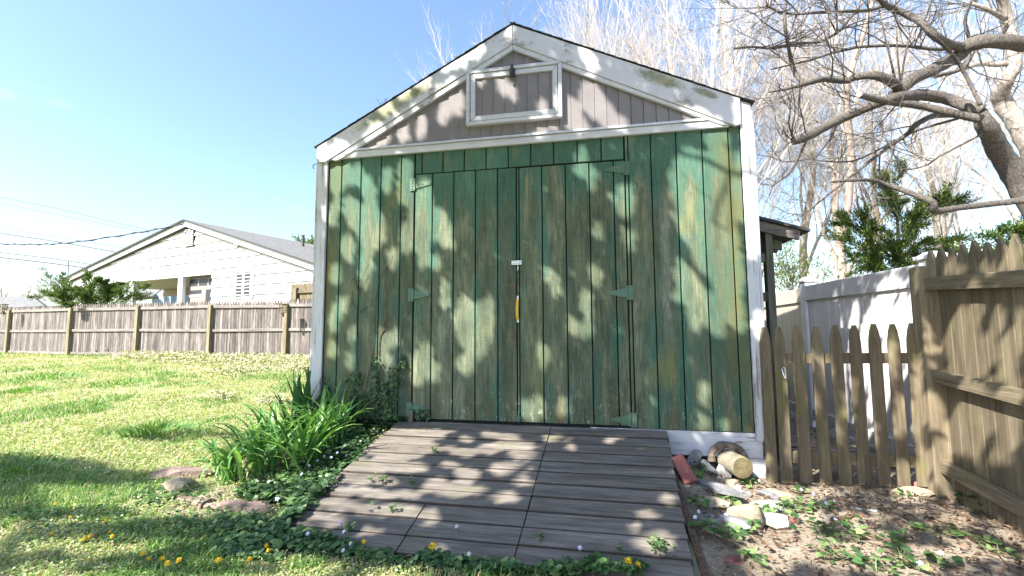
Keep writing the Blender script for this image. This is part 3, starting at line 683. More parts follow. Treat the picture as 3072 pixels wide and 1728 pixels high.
MB().extr([hp(uR2-.25, 0, -.1), hp(uR2-.25, zR2-.1, -.1), hp(uR2-.25, zR2-.1, -9), hp(uR2-.25, 0, -9)], hu*.05).build('side_wall', M['house_white'], house)
# dog-eared fence piece right of the house
df = thing('dog_eared_fence', H(767, 745, .7), 'short brown dog-eared fence section in front of the white house beside the shed', 'fence')
a = H(2265*.32552, 714, .7); b = H(2480*.32552, 720, .7)
m = MB(); n_ = 7
ztop = a.z
for i in range(n_+2):
    p = a+(b-a)*(i/n_); p.z = 0; w_ = (b-a).length/n_*.47
    m.extr([p+hu*q+Vector((0, 0, z)) for q, z in ((-w_, .05), (w_, .05), (w_, ztop-.05), (w_*.5, ztop), (-w_*.5, ztop), (-w_, ztop-.05))], hb*.02)
m.build('board_panel', M['picket_brown'], df)
MB().beam(Vector((a.x, a.y, ztop-.22))+hn*.03, Vector((b.x, b.y, ztop-.22))+hn*.03, .04, .08).build('rail', M['picket_brown'], df)
MB().beam(Vector((a.x, a.y, 0))+hn*.06+hu*.18, Vector((a.x, a.y, ztop-.12))+hn*.06+hu*.18, .09, .09, (0, 1, 0)).build('post', M['fence_post'], df)

# neighbours beyond
g = thing('grey_roofed_house', dep(40, 760, 24), 'grey shingle roof of a far house at the left edge beyond the fence', 'house')
o_ = [dep(-260, 745, 24), dep(82, 747, 24), dep(118, 775, 21), dep(-260, 800, 21)]
MB().extr(o_, (0, .3, -.12)).build('roof', M['roof_grey'], g)
m = MB(); q0, q1 = dep(-250, 790, 21.3), dep(105, 775, 21.3)
MB().extr([Vector((q0.x, q0.y+.5, .05)), Vector((q1.x, q1.y+.5, .05)), Vector((q1.x, q1.y+.5, q1.z-.15)), Vector((q0.x, q0.y+.5, q0.z-.15))], (0, 2, 0)).build('wall', M['house_white'], g)
g = thing('blue_house', dep(410, 760, 27), 'pale-roofed blue house glimpsed through the porch of the white house', 'house')
MB().extr([dep(330, 723, 27), dep(424, 713, 27), dep(383, 745, 25), dep(325, 752, 25)], (0, .3, -.1)).build('roof', M['roof_grey'], g)
p = [dep(383, 748, 25.4), dep(424, 716, 25.4), dep(430, 745, 25.4)]
MB().extr([Vector((p[0].x, p[0].y, .05))]+p+[Vector((p[2].x, p[2].y, .05))], (0, 1.5, 0)).build('wall', M['blue'], g)
wq = MB()
qa, qb = dep(404, 738, 25.3), dep(413, 752, 25.3)
wq.box(qa.x, qb.x, qa.y-.05, qa.y+.02, qb.z, qa.z).build('window', M['house_trim'], g)

# ------------------------------------------------------------------ overhead wires
def wire(pts, D, r, lab, nm='utility_wire', twist=False):
    P, R = catmull([dep(x, y, d) for x, y, d in pts], [r]*len(pts), 8)
    m = MB().tube(P, R, 5)
    if twist:
        Q_ = [p+Vector((0, math.cos(i*1.9)*.03, math.sin(i*1.9)*.03)) for i, p in enumerate(P)]; m.tube(Q_, r, 5)
    tag(m.build(nm, M['black_wire'], None, P[0]), lab, 'wire', 'overhead wires at the left')
wire([(-120, 478, 30), (60, 507, 30), (230, 545, 30), (420, 590, 30)], 30, 0.0180, 'topmost faint wire high in the sky at the left edge')
wire([(-120, 489, 31), (0, 511, 31), (225, 556, 31), (430, 596, 31)], 31, 0.0150, 'second faint wire just below the topmost wire')
wire([(-120, 560, 26), (0, 573, 26), (163, 600, 26), (420, 640, 26)], 26, 0.0135, 'faint thin wire just above the twisted cable at the left edge')
wire([(-120, 565, 22), (0, 586, 22), (150, 609, 22), (303, 636, 22), (420, 655, 22)], 22, 0.0240, 'dark wire crossing the twisted cable and meeting the left roof slope')
wire([(-120, 620, 20), (0, 635, 20), (120, 649, 20), (241, 666.5, 20), (420, 690, 20)], 20, 0.0195, 'upper of the two close dark wires above the far-left bare tree')
wire([(-120, 630, 20), (0, 647, 20), (120, 661, 20), (225, 675, 20), (420, 700, 20)], 20, 0.0270, 'lowest and thickest dark wire above the far-left bare tree')
wire([(-120, 604, 15), (0, 613, 15.2), (98, 614.5, 15.2), (195, 608, 15.3), (358, 583.5, 15.3), (462, 563, 15.3)], 15, 0.0165, 'twisted service cable dipping from the house gable peak to the left', 'service_cable', True)
p0, p1 = dep(173, 700, 26), dep(173, 655, 26)
tag(MB().tube([p0-Vector((0, 0, 2)), p1], .02, 5).build('antenna_mast', M['iron'], None, p0), 'thin upright antenna mast left of the white house eave', 'antenna')
# ------------------------------------------------------------------ trees
def grow(tb, wb, p, d, L, r, lev, maxlev, rng, spread=.55, up=.12, wig=.12, kids=(3, 4), ratio=.62):
    n = 4 if lev < 2 else 3; pts = [p]; rad = [r]; q = p.copy(); dd = d.copy(); dirs = [dd.copy()]
    for i in range(n):
        dd = (dd+Vector((rng.uniform(-1, 1), rng.uniform(-1, 1), rng.uniform(-1, 1)))*wig+Vector((0, 0, up))).normalized()
        q = q+dd*(L/n); pts.append(q.copy()); rad.append(r*(1-(.38 if lev < maxlev else .75)*(i+1)/n)); dirs.append(dd.copy())
    (tb if lev < 2 else wb).tube(pts, rad, 7 if lev == 0 else 5 if lev == 1 else 3, False)
    if lev >= maxlev: return
    for k in range(rng.randint(*kids)+(1 if lev == 1 else 0)):
        i = rng.randint(1 if lev else 2, n); b = pts[i]; a = rng.uniform(0, 6.283); ax = dirs[i].orthogonal().normalized(); ax = Matrix.Rotation(a, 3, dirs[i]) @ ax
        nd = (dirs[i]+ax*rng.uniform(.5, 1.2)*spread*1.3).normalized()
        grow(tb, wb, b, nd, L*ratio*rng.uniform(.75, 1.2), max(rad[i]*rng.uniform(.38, .6), .0045), lev+1, maxlev, rng, spread, up, wig, kids, ratio)
    grow(tb, wb, pts[-1], dirs[-1], L*.7, rad[-1], lev+1, maxlev, rng, spread, up, wig, kids, ratio)
def bare_tree(base, H_, r, seed, lab, lean=(0, 0), bark='pale_bark', maxlev=5, spread=.5, stems=1, up=.07, tw='twig', group='bare trees behind the shed and fences', kids=(3, 4)):
    rng = random.Random(seed); base = Vector(base)
    t_ = thing('bare_tree', base, lab, 'tree', group); tb, wb = MB(), MB()
    for s_ in range(stems):
        d = Vector((lean[0]+(rng.uniform(-.3, .3) if stems > 1 else 0), lean[1], 1)).normalized()
        grow(tb, wb, base+Vector((rng.uniform(-.1, .1)*stems, rng.uniform(-.1, .1)*stems, -.1)), d, H_*.36, r, 0, maxlev, rng, spread, up, .16, kids)
    tb.build('trunk', M[bark], t_, smooth=True); wb.build('crown', M[tw], t_)
    return t_
TR = [  # px, depth, height, radius, seed, label, lean, bark, spread, stems
 (1345, 23, 17.5, .10, 1, 'slender bare tree showing behind the shed roof peak, furthest left of the wood', (-.02, 0), 'pale_bark', .42, 2),
 (1335, 20, 15.5, .09, 19, 'low thin bare tree whose twigs show just left of the shed roof peak', (-.02, 0), 'pale_bark', .45, 2),
 (1400, 18, 16, .10, 20, 'bare tree with fine twigs between the roof peak and the two-stemmed tree', (-.02, 0), 'pale_bark', .42, 2),
 (1720, 18, 16.5, .11, 17, 'bare tree just left of the two thick pale trunks', (.02, 0), 'pale_bark', .45, 2),
 (1455, 20, 17, .11, 2, 'bare tree with two upright stems behind the right roof slope near the peak', (-.03, 0), 'pale_bark', .40, 2),
 (1545, 19, 17, .10, 3, 'fan-shaped bare tree with many stems spreading to the right above the roof slope', (.10, 0), 'pale_bark', .40, 3),
 (1660, 22, 18, .10, 4, 'thin bare tree between the fan-shaped tree and the pale thick trunks', (.05, 0), 'pale_bark', .45, 2),
 (1782, 16.5, 15, .17, 5, 'left one of two thick pale trunks above the low end of the shed roof', (-.03, 0), 'pale_bark', .45, 1),
 (1826, 15.5, 15, .18, 6, 'right one of two thick pale trunks above the low end of the shed roof', (-.01, 0), 'pale_bark', .5, 1),
 (1945, 14, 12, .09, 7, 'thin bare tree rising directly behind the lean-to roof', (-.03, 0), 'pale_bark', .55, 2),
 (2010, 17, 15.5, .15, 8, 'bare tree with leaning trunk right of the lean-to roof tip', (.0, 0), 'pale_bark', .5, 1),
 (2150, 13.5, 13, .17, 9, 'large pinkish tree trunk rising behind the evergreen shrub', (-.05, 0), 'pink_bark', .5, 1),
 (2215, 16, 13, .15, 10, 'pinkish forked tree leaning right behind the evergreen shrub', (.12, 0), 'pink_bark', .5, 1),
 (2385, 15, 13, .12, 11, 'slim pale bare tree right of the evergreen shrub', (-.02, 0), 'pale_bark', .5, 1),
 (2525, 14, 14, .14, 12, 'upright pale bare tree at the right edge behind the stockade fence', (-.01, 0), 'pale_bark', .5, 1),
 (2300, 25, 16, .13, 14, 'distant bare tree high behind the sawn-off limbs', (0, 0), 'pale_bark', .55, 2),
 (2470, 24, 16, .13, 15, 'distant bare tree in the upper right corner', (.02, 0), 'pale_bark', .55, 2),
]
PROTO = {}
for (px, D, H_, r, sd, lab, lean, bk, spd, stm) in TR:
    b = dep(px, 790, D); b.z = -.2
    key = (bk, stm, sd % 2 if stm > 1 else sd % 3)
    if key not in PROTO:
        PROTO[key] = (bare_tree(b, H_, r, sd*13+5, lab, lean, bk, 5 if stm > 1 else 6, spd, stm, kids=(3, 4) if stm > 1 else (2, 4)), H_)
    else:
        src, h0 = PROTO[key]; o = copy_tree(src); o.location = b; o.rotation_euler.z = sd*1.7; k = H_/h0; o.scale = (k, k, k); o['label'] = lab
b = dep(45, 740, 42); b.z = 0
bare_tree(b, 5.2, .22, 77, 'round-crowned bare tree far away above the grey roof at the left edge', (0, 0), 'pale_bark', 5, .75, 2, .05, 'twig', 'bare trees far beyond the lawn fence')

# big overhanging tree with sawn limbs (right)
Z6 = lambda x, y: (1844.8+.4050*x, .4051*y)
def P6(x, y, D): a = Z6(x, y); return dep(a[0], a[1], D)
bt = thing('overhanging_tree', P6(1900, 1700, 6.2)-Vector((0, 0, 2)), 'big grey tree with sawn-off limbs reaching in over the fence from the right', 'tree')
def limb(pts, name='limb', n=9, par=bt, mat='bark', twigs=0, D0=5.6, cut=False, tl=.5):
    P_ = []; R_ = []
    for i, q in enumerate(pts):
        D = D0+(q[3] if len(q) > 3 else .12*math.sin(i*1.3+len(pts)))
        P_.append(P6(q[0], q[1], D)); R_.append(q[2]*.405*K/F*D)
    C_, CR = catmull(P_, R_, 6)
    CR = [r*(1+.04*math.sin(i*2.3)+.09*noise.noise(c*6)) for i, (r, c) in enumerate(zip(CR, C_))]; C_ = [c+Vector((noise.noise(c*5), noise.noise(c*5+Vector((9, 0, 0))), noise.noise(c*5+Vector((0, 9, 0)))))*r*.15 for c, r in zip(C_, CR)]
    o = MB().tube(C_, CR, n).build(name, M[mat], par, smooth=True)
    if cut:
        d = (C_[-1]-C_[-2]).normalized()
        MB().tube([C_[-1]+d*.001, C_[-1]+d*.004], [CR[-1]*.97, CR[-1]*.93], n).build('cut_end', M['cut_wood'], o)
    if twigs:
        rng = random.Random(len(pts)*31+int(pts[0][0])); tb, wb = MB(), MB()
        for k in range(twigs):
            i = rng.randint(len(C_)//4, len(C_)-1); dd = (C_[i]-C_[i-1]).normalized(); ax = Matrix.Rotation(rng.uniform(0, 6.28), 3, dd) @ dd.orthogonal().normalized()
            grow(tb, wb, C_[i], (dd*.7+ax*.9+Vector((0, 0, .15))).normalized(), tl*rng.uniform(.6, 1.3), min(.011, CR[i]*.6), 2, 4, rng, .6, .05, .2, (2, 3), .65)
        wb.build('twigs', M['bark'], o)
    return o
limb([(1990, 1500, 62), (1805, 1190, 60), (1690, 1000, 58), (1600, 840, 52), (1545, 745, 45), (1525, 690, 30)], 'trunk', 14)
limb([(1540, 690, 40), (1450, 660, 34), (1330, 615, 33), (1180, 592, 33), (1060, 598, 32), (960, 620, 30), (850, 660, 28), (700, 722, 27), (560, 795, 28), (450, 850, 30), (360, 878, 26)], 'limb', 12, cut=True, twigs=10)
limb([(1545, 740, 27), (1350, 700, 22), (1150, 655, 21), (950, 630, 19), (785, 587, 18)], 'limb', 10, D0=5.4, cut=True)
limb([(1990, 255, 48), (1805, 268, 44), (1600, 258, 40), (1460, 285, 42), (1390, 350, 42), (1260, 420, 38), (1130, 485, 36), (1050, 548, 33), (985, 585, 25)], 'limb', 12, D0=5.7)
limb([(1410, 292, 26), (1340, 275, 24), (1260, 225, 24), (1180, 150, 22), (1110, 105, 20), (1000, 55, 17), (940, 25, 15), (860, -40, 10)], 'limb', 9, D0=5.6, twigs=6)
limb([(945, 30, 12), (850, 60, 10), (700, 70, 9), (520, 78, 9), (390, 85, 8), (300, 75, 7), (200, 35, 5)], 'limb', 7, D0=5.6, twigs=12)
limb([(1535, 650, 11), (1460, 500, 10), (1390, 380, 10), (1310, 285, 10), (1220, 200, 9), (1130, 110, 7)], 'limb', 7, D0=5.2, twigs=2)
limb([(1045, 552, 30), (950, 490, 28), (870, 468, 26), (760, 480, 20), (690, 502, 17), (560, 492, 18), (450, 518, 16), (340, 550, 9), (220, 570, 6)], 'limb', 9, D0=5.6, twigs=8)
limb([(440, 520, 14), (390, 465, 13), (360, 380, 12), (335, 250, 11), (318, 120, 10), (335, -20, 8)], 'limb', 7, D0=5.7, twigs=8)
limb([(1390, 715, 17), (1240, 722, 17), (1130, 778, 17), (1080, 832, 14), (960, 915, 12), (800, 1040, 9), (650, 1160, 7), (520, 1265, 5), (430, 1340, 3)], 'limb', 8, D0=5.9, twigs=10)
limb([(1900, 1255, 22), (1805, 1245, 20), (1600, 1268, 19), (1400, 1292, 19), (1255, 1312, 22), (1235, 1255, 19), (1100, 1200, 16), (960, 1150, 13), (860, 1118, 11), (720, 1122, 9), (605, 1130, 6)], 'limb', 9, D0=5.2, twigs=3, tl=.3)
limb([(400, 270, 8), (530, 262, 8), (600, 230, 9), (660, 190, 9), (725, 110, 10), (780, 60, 9)], 'limb', 7, D0=5.9, twigs=6)
limb([(1405, 295, 12), (1250, 305, 11), (1050, 285, 10), (800, 290, 9), (640, 322, 8), (480, 372, 6), (230, 432, 4)], 'limb', 7, D0=5.8, twigs=12)
limb([(455, 870, 9), (435, 915, 8), (360, 1060, 7), (290, 1120, 5), (235, 1160, 4)], 'limb', 6, D0=5.6, twigs=3, tl=.25)
limb([(1400, 735, 8), (1130, 815, 7), (900, 930, 6), (740, 1000, 5), (560, 1000, 4), (480, 985, 3)], 'limb', 6, D0=6.0, twigs=8)
limb([(1550, 830, 7), (1300, 960, 6), (1190, 1030, 5), (1060, 1050, 4), (930, 1000, 3)], 'limb', 6, D0=5.5, twigs=5)
limb([(480, 985, 4), (330, 1005, 4), (230, 975, 3), (110, 955, 2)], 'limb', 5, D0=6.0, twigs=4)
for q in ((1010, 510, 960, 250), (1020, 515, 905, 60), (1040, 500, 1015, 180), (1035, 510, 1120, 150)):
    limb([(q[0], q[1]+30, 7), ((q[0]+q[2])/2-8, (q[1]+q[3])/2, 5), (q[2], q[3], 3)], 'shoot', 5, D0=5.65)
limb([(0, 300, 7), (110, 290, 7), (240, 300, 8), (400, 268, 9)], 'limb', 6, D0=5.9, twigs=8)
limb([(1480, 1, 8), (1440, 130, 9), (1470, 280, 10), (1430, 420, 11), (1260, 470, 12)], 'limb', 6, D0=6.3, twigs=6)
# second trunk behind it
b2 = thing('leaning_tree', P6(1950, 1500, 7.5)-Vector((0, 0, 2)), 'thick pale tree with knobbly trunk behind the sawn-off limbs at the right edge', 'tree')
limb([(1960, 1300, 55), (1860, 960, 52), (1760, 760, 50), (1680, 650, 46), (1660, 580, 44), (1700, 500, 36), (1745, 400, 34), (1730, 260, 32), (1695, 120, 30), (1660, -60, 26)], 'trunk', 12, b2, 'pale_bark', 8, 7.4, False, .9)
limb([(1740, 390, 20), (1640, 400, 16), (1540, 395, 14), (1420, 430, 12), (1250, 480, 9)], 'limb', 7, b2, 'pale_bark', 10, 7.4, False, .8)
limb([(1720, 430, 22), (1800, 300, 18), (1880, 180, 14)], 'limb', 7, b2, 'pale_bark', 8, 7.4, False, .8)
limb([(1690, 120, 16), (1600, 70, 12), (1480, 20, 9)], 'limb', 6, b2, 'pale_bark', 10, 7.4, False, .8)
# thin crossing dark trunk
b3 = thing('crossing_tree', P6(690, 1500, 9), 'thin pinkish tree slanting up behind the sawn limbs', 'tree')
limb([(690, 1500, 22), (730, 1000, 22), (700, 600, 20), (735, 430, 18), (800, 230, 16), (850, 60, 14), (870, -40, 12)], 'trunk', 8, b3, 'pink_bark', 14, 9.0, False, 1.1)

# foliage boughs of small pointed leaves
def bough(mb, sb, p, d, L, r, n, rng, leaf=(.03, .011), droop=.0, flat=.6, wid=.2):
    pts = [p]; dd = d.normalized(); q = p.copy()
    for i in range(5):
        dd = (dd+rvr(rng, .12)+Vector((0, 0, -droop))).normalized(); q = q+dd*L/5; pts.append(q.copy())
    sb.tube(pts, [r*(1-.85*i/5) for i in range(6)], 4, False)
    for k in range(n):
        t_ = rng.random()**.7; i = min(4, int(t_*5)); c = pts[i].lerp(pts[i+1], t_*5-i); w_ = L*wid*(1-t_*.55)
        c = c+Vector((rng.gauss(0, w_), rng.gauss(0, w_), rng.gauss(0, w_*flat)))
        ld = ((c-pts[i]).normalized()*.6+dd+rvr(rng, .5)).normalized()
        for j in range(4): mb.leaf(c+ld*leaf[0]*.5*j, (ld+rvr(rng, .8)).normalized(), (rvr(rng, .6)+Vector((0, 0, 1))), leaf[0]*rng.uniform(.8, 1.4), leaf[1]*1.3)
def rvr(rng, s): return Vector((rng.uniform(-1, 1), rng.uniform(-1, 1), rng.uniform(-1, 1)))*s
def evergreen(name, lab, cat, specs, mat='needle', stem='bark', leaf=(.03, .011), seed=3, group=None, trunk=None, dens=1.6, wid=.2, flat=.5):
    rng = random.Random(seed); root = specs[0][0]; t_ = thing(name, root, lab, cat, group); mb, sb = MB(), MB()
    if trunk: sb.tube(*trunk, 7)
    for (p, q, n, w_) in specs:
        n = int(n*dens)
        p, q = Vector(p), Vector(q); bough(mb, sb, p, q-p, (q-p).length, .012, n, rng, leaf, wid=wid, flat=flat)
        for k in range(w_):
            t_2 = rng.uniform(.25, .95); c = p.lerp(q, t_2); bough(mb, sb, c, (q-p).normalized()*.8+rvr(rng, .8), (q-p).length*.34*rng.uniform(.6, 1.1), .006, n//3, rng, leaf, wid=wid, flat=flat)
    mb.build('crown', M[mat], t_); sb.build('trunk', M[stem], t_); return t_
D = 6.9
e0 = dep(2265, 800, D); S_ = lambda x, y, dd=0: dep(x, y, D+dd)
sp = [(S_(2262, 620), S_(2258, 445), 70, 6), (S_(2260, 560), S_(2225, 440), 60, 4), (S_(2270, 600), S_(2330, 505), 60, 5), (S_(2275, 590), S_(2410, 485, -.2), 70, 5), (S_(2265, 640), S_(2400, 590, .2), 80, 6),
      (S_(2255, 640), S_(2140, 550, .1), 80, 6), (S_(2250, 660), S_(2095, 590), 80, 6), (S_(2250, 650), S_(2110, 545, .3), 50, 4), (S_(2260, 680), S_(2150, 660, -.2), 80, 6), (S_(2270, 680), S_(2360, 640, -.1), 80, 6), (S_(2262, 690), S_(2230, 600, -.3), 90, 6), (S_(2265, 700), S_(2300, 560, -.2), 90, 6), (S_(2260, 560), S_(2245, 480, .2), 60, 3), (S_(2240, 700), S_(2170, 610, .2), 70, 5)]
evergreen('evergreen_shrub', 'dark ragged yew-like evergreen standing behind the white vinyl fence', 'shrub', sp, leaf=(.055, .012), flat=.28, wid=.10, dens=2.2, trunk=([e0-Vector((0, 0, .8)), S_(2265, 680), S_(2258, 560)], [.05, .04, .02]))
D = 7.6
sp = [(S_(2600, 640), S_(2500, 600), 60, 5), (S_(2600, 630), S_(2540, 575), 60, 5), (S_(2600, 650), S_(2470, 625), 60, 5), (S_(2610, 640), S_(2576, 560), 50, 4), (S_(2560, 650), S_(2440, 600), 40, 3), (S_(2590, 660), S_(2380, 640), 50, 5), (S_(2590, 660), S_(2470, 660), 60, 5)]
evergreen('evergreen_shrub', 'low dark evergreen shrub peeping over the stockade fence points', 'shrub', sp, leaf=(.05, .018), seed=5)
D = 9.5
sp = [(S_(2000, 760), S_(1985+random.randint(-70, 80), 590+random.randint(0, 70), random.uniform(-.6, .6)), 34, 6) for i in range(8)]
evergreen('spring_shrub', 'loose spring-green shrub just behind the lean-to post and tan fence', 'shrub', sp, 'hedge', 'pale_bark', (.04, .02), 9, dens=.9)
D = 9.0
sp = [(S_(2060, 760), S_(2050+random.randint(-60, 80), 640+random.randint(0, 60), random.uniform(-.6, .6)), 16, 5) for i in range(5)]
evergreen('spring_shrub', 'thin half-leafed shrub over the first capped vinyl post', 'shrub', sp, 'hedge', 'pale_bark', (.04, .02), 10, dens=.9)
Yf = LP[2].y+.5
A_ = lambda x, y, dy=0: at(x, y, Yf+dy)
sp = [(A_(215, 775), A_(118, 706), 60, 5), (A_(220, 775), A_(150, 705, .3), 70, 6), (A_(190, 775), A_(92, 730), 70, 6), (A_(215, 775), A_(215, 713, .2), 60, 5), (A_(235, 770), A_(232, 699, .2), 70, 6), (A_(250, 772), A_(265, 705), 80, 6), (A_(260, 775), A_(300, 717, .2), 80, 6), (A_(270, 775), A_(345, 719), 60, 5), (A_(285, 778), A_(362, 730, .2), 50, 5), (A_(190, 778), A_(150, 740, -.3), 80, 6), (A_(240, 778), A_(190, 728, -.1), 80, 6), (A_(200, 760, -.6), A_(168, 767, -.75), 50, 4), (A_(265, 775), A_(255, 724, -.1), 90, 6), (A_(235, 775), A_(205, 740, -.2), 90, 6)]
evergreen('evergreen_shrub', 'sprawling yew-like evergreen spilling over the lawn fence in front of the white house', 'shrub', sp, leaf=(.045, .02), seed=12, dens=3.2, wid=.13)
b = dep(778, 640, 32)
sp = [(b-Vector((0, 0, 1.5)), dep(760+i*14, 612-(i % 2)*4, 32), 40, 3) for i in range(5)]
evergreen('treetop', 'small green treetop showing above the white house roof beside the shed', 'tree', sp, 'hedge', 'bark', (.16, .08), 15)
# ------------------------------------------------------------------ ground
def axis(lo, hi, mid0, mid1, st):
    a = list(np.arange(mid0, mid1+1e-6, st)); v = mid0; s_ = st
    while v > lo: s_ *= 1.35; v -= s_; a.insert(0, v)
    v = mid1; s_ = st
    while v < hi: s_ *= 1.35; v += s_; a.append(v)
    return a
GX, GY = axis(-500, 500, -9, 6.5, .07), axis(-60, 900, -4.2, 8, .07)
def bump(x, y): return .022*noise.noise((x*1.3, y*1.3, 0))+.010*noise.noise((x*4, y*4, 3))
def inramp(x, y, e=0): return .64-e < x < 2.88+e-.06*min(1, max(0, -y/1.6)) and -1.66-e < y < .05
def ground_z(x, y):
    z = gz(x, y)+bump(x, y)
    if inramp(x, y, .1): z = min(z, rz(y)-.05)
    if -.25 < x < 3.6 and -.02 < y < 4.4: z = min(z, -.2)
    return z
gv, gf, soil = [], [], []
for y in GY:
    for x in GX:
        gv.append((x, y, ground_z(x, y)))
        d_ = 0.0
        if x > 2.7: d_ = min(1, (x-2.7)/.25)*(1 if y < 6 else 0)
        if x > .3 and y < -1.7: d_ = max(d_, min(1, max(0, (x-1.6)/1.3)))*1.0
        if y > 2.5 and x < 0: d_ = max(d_, .34*(.5+.5*noise.noise((x*.5, y*1.1, 7)))+.12)
        if 5.4 < y < 6.6: d_ = max(d_, .3)
        if -1.0 < x < .9 and -1.75 < y < .1: d_ = max(d_, .6*min(1, (x+1.0)))
        if 2.6 < y < 6.6 and -3.6 < x < -.4: d_ = max(d_, .36)
        soil.append(d_)
nx = len(GX)
for j in range(len(GY)-1):
    for i in range(nx-1): a = j*nx+i; gf.append((a, a+1, a+nx+1, a+nx))
me = bpy.data.meshes.new('ground'); me.from_pydata(gv, [], gf); me.materials.append(M['ground'])
ca = me.color_attributes.new('Soil', 'FLOAT_COLOR', 'POINT')
ca.data.foreach_set('color', np.repeat(np.array(soil), 4).astype(np.float32))
me.polygons.foreach_set('use_smooth', [True]*len(me.polygons))
go = bpy.data.objects.new('ground', me); COL.objects.link(go); tag(go, 'lawn and bare soil around the shed', None, None, 'structure')

# ------------------------------------------------------------------ lawn grass: one mass of blades
def nz(x, y, s, o=0): return noise.noise((x*s, y*s, o))
def scatter_ok(x, y):
    if inramp(x, y, -.02) or (-.26 < x < 3.66 and y > -.02): return False
    if y > LP[1].y + .25 or x > 4.4: return False
    return True
bv, bf, bc = [], [], []
def blade(x, y, z, h, w, az, lean, col):
    n = len(bv); dx, dy = math.cos(az), math.sin(az); sx, sy = -dy*w/2, dx*w/2
    mx_, my_ = x+dx*lean*h*.35, y+dy*lean*h*.35; tx, ty = x+dx*lean*h, y+dy*lean*h
    bv.extend([(x-sx, y-sy, z), (x+sx, y+sy, z), (mx_+sx*.8, my_+sy*.8, z+h*.6), (mx_-sx*.8, my_-sy*.8, z+h*.6), (tx, ty, z+h*max(.35, 1-lean*.35))])
    bf.extend([(n, n+1, n+2, n+3), (n+3, n+2, n+4)]); bc.extend([col]*5)
PALE = [(.42, .42, .24), (.34, .39, .17), (.50, .48, .32), (.24, .32, .11)]; LUSH = [(.10, .21, .05), (.16, .28, .07), (.075, .17, .04), (.22, .33, .10)]; DRY = [(.40, .35, .22), (.32, .27, .15)]
rg = random.Random(4)
NB = 190000; cnt = 0
for _ in range(NB*3):
    if cnt >= NB: break
    r_ = 1.3*(22/1.3)**(rg.random()**.9); a = math.radians(rg.uniform(24, 152)) + .19
    x, y = CAM.x+math.cos(a)*r_, CAM.y+math.sin(a)*r_
    if not scatter_ok(x, y): continue
    if x > 2.75 and rg.random() < .985: continue
    if x > .55 and rg.random() < min(.85, (x-.55)*.42): continue
    if -.55 < x < .75 and -1.5 < y < 0 and rg.random() < .85: continue
    v = nz(x, y, 1.1, 2)+.5*nz(x, y, 3.3, 5); lush = v > .20-(.16 if y < -1.0 else 0)
    gap = nz(x, y, .8, 11)+.4*nz(x, y, 2.6, 12)
    if y > 1.5 and gap > .12 and rg.random() < .75: continue
    k = .75+r_*.085
    c = rg.choice(LUSH if (lush and rg.random() < .85) else (DRY if rg.random() < .14+(.16 if y > 1.2 else 0) else PALE))
    c = tuple(q*rg.uniform(.8, 1.2) for q in c)
    h = rg.uniform(.022, .05)*k*(1.45 if lush else .8); w_ = rg.uniform(.003, .006)*k*(1 if lush else 1.5)
    blade(x, y, ground_z(x, y)-.004, h, w_, rg.uniform(0, 6.28), rg.uniform(.3, 1.3), (*c, 1)); cnt += 1
me = bpy.data.meshes.new('lawn_grass'); me.from_pydata(bv, [], bf); me.materials.append(M['blade'])
ca = me.color_attributes.new('Col', 'FLOAT_COLOR', 'POINT'); ca.data.foreach_set('color', np.array(bc, dtype=np.float32).ravel())
o = bpy.data.objects.new('lawn_grass', me); COL.objects.link(o); tag(o, 'pale short lawn grass with darker patches', None, None, 'stuff')
# chickweed and clover between the blades
rg = random.Random(9); m = MB(); cnt = 0
while cnt < 60000:
    r_ = 1.4*(20/1.4)**rg.random(); a = math.radians(rg.uniform(70, 152))+.19
    x, y = CAM.x+math.cos(a)*r_, CAM.y+math.sin(a)*r_
    if not scatter_ok(x, y) or x > 1.6 or (x > .6 and rg.random() < .6): cnt += .2; continue
    if nz(x, y, 1.1, 2)+.5*nz(x, y, 3.3, 5) > .22 and rg.random() < .8: cnt += .2; continue
    if nz(x, y, .8, 11)+.4*nz(x, y, 2.6, 12) > .15 and y > 1.5 and rg.random() < .7: cnt += .2; continue
    L = rg.uniform(.010, .018)*(.8+r_*.13); az = rg.uniform(0, 6.28)
    m.leaf((x, y, ground_z(x, y)+rg.uniform(.008, .035)), (math.cos(az), math.sin(az), rg.uniform(-.3, .5)), (rg.uniform(-.5, .5), rg.uniform(-.5, .5), 1), L, L*.8); cnt += 1
M['clover'] = leafmat('chickweed_leaf', [(0, (.15, .25, .07)), (.5, (.30, .37, .15)), (1, (.48, .48, .28))])
tag(m.build('clover_cover', M['clover']), 'low pale chickweed and clover covering the lawn', None, None, 'stuff')
# henbit-like bloom along the back of the lawn
m = MB(); rg = random.Random(21)
for (px, py, w_, h_, n) in ((620, 912, 170, 14, 900), (740, 925, 60, 18, 500), (420, 905, 120, 9, 350), (860*.833+70, 1010, 55, 12, 260), (690, 1015, 40, 10, 200), (560, 1005, 30, 8, 90), (600, 940, 110, 12, 250)):
    for i in range(n):
        p = ong(px+rg.gauss(0, w_*.5), py+rg.gauss(0, h_*.5))
        if not scatter_ok(p.x, p.y): continue
        k = (p-CAM).length/8
        for j in range(3): m.leaf(p+Vector((rg.uniform(-.02, .02), rg.uniform(-.02, .02), rg.uniform(.02, .09)*k)), (rg.uniform(-1, 1), rg.uniform(-1, 1), rg.uniform(-.3, 1)), (0, -.5, 1), .035*k+.01, .022*k+.006)
tag(m.build('lawn_weeds', M['weed_bloom']), 'brownish pink flowering weeds along the back of the lawn', None, None, 'stuff')

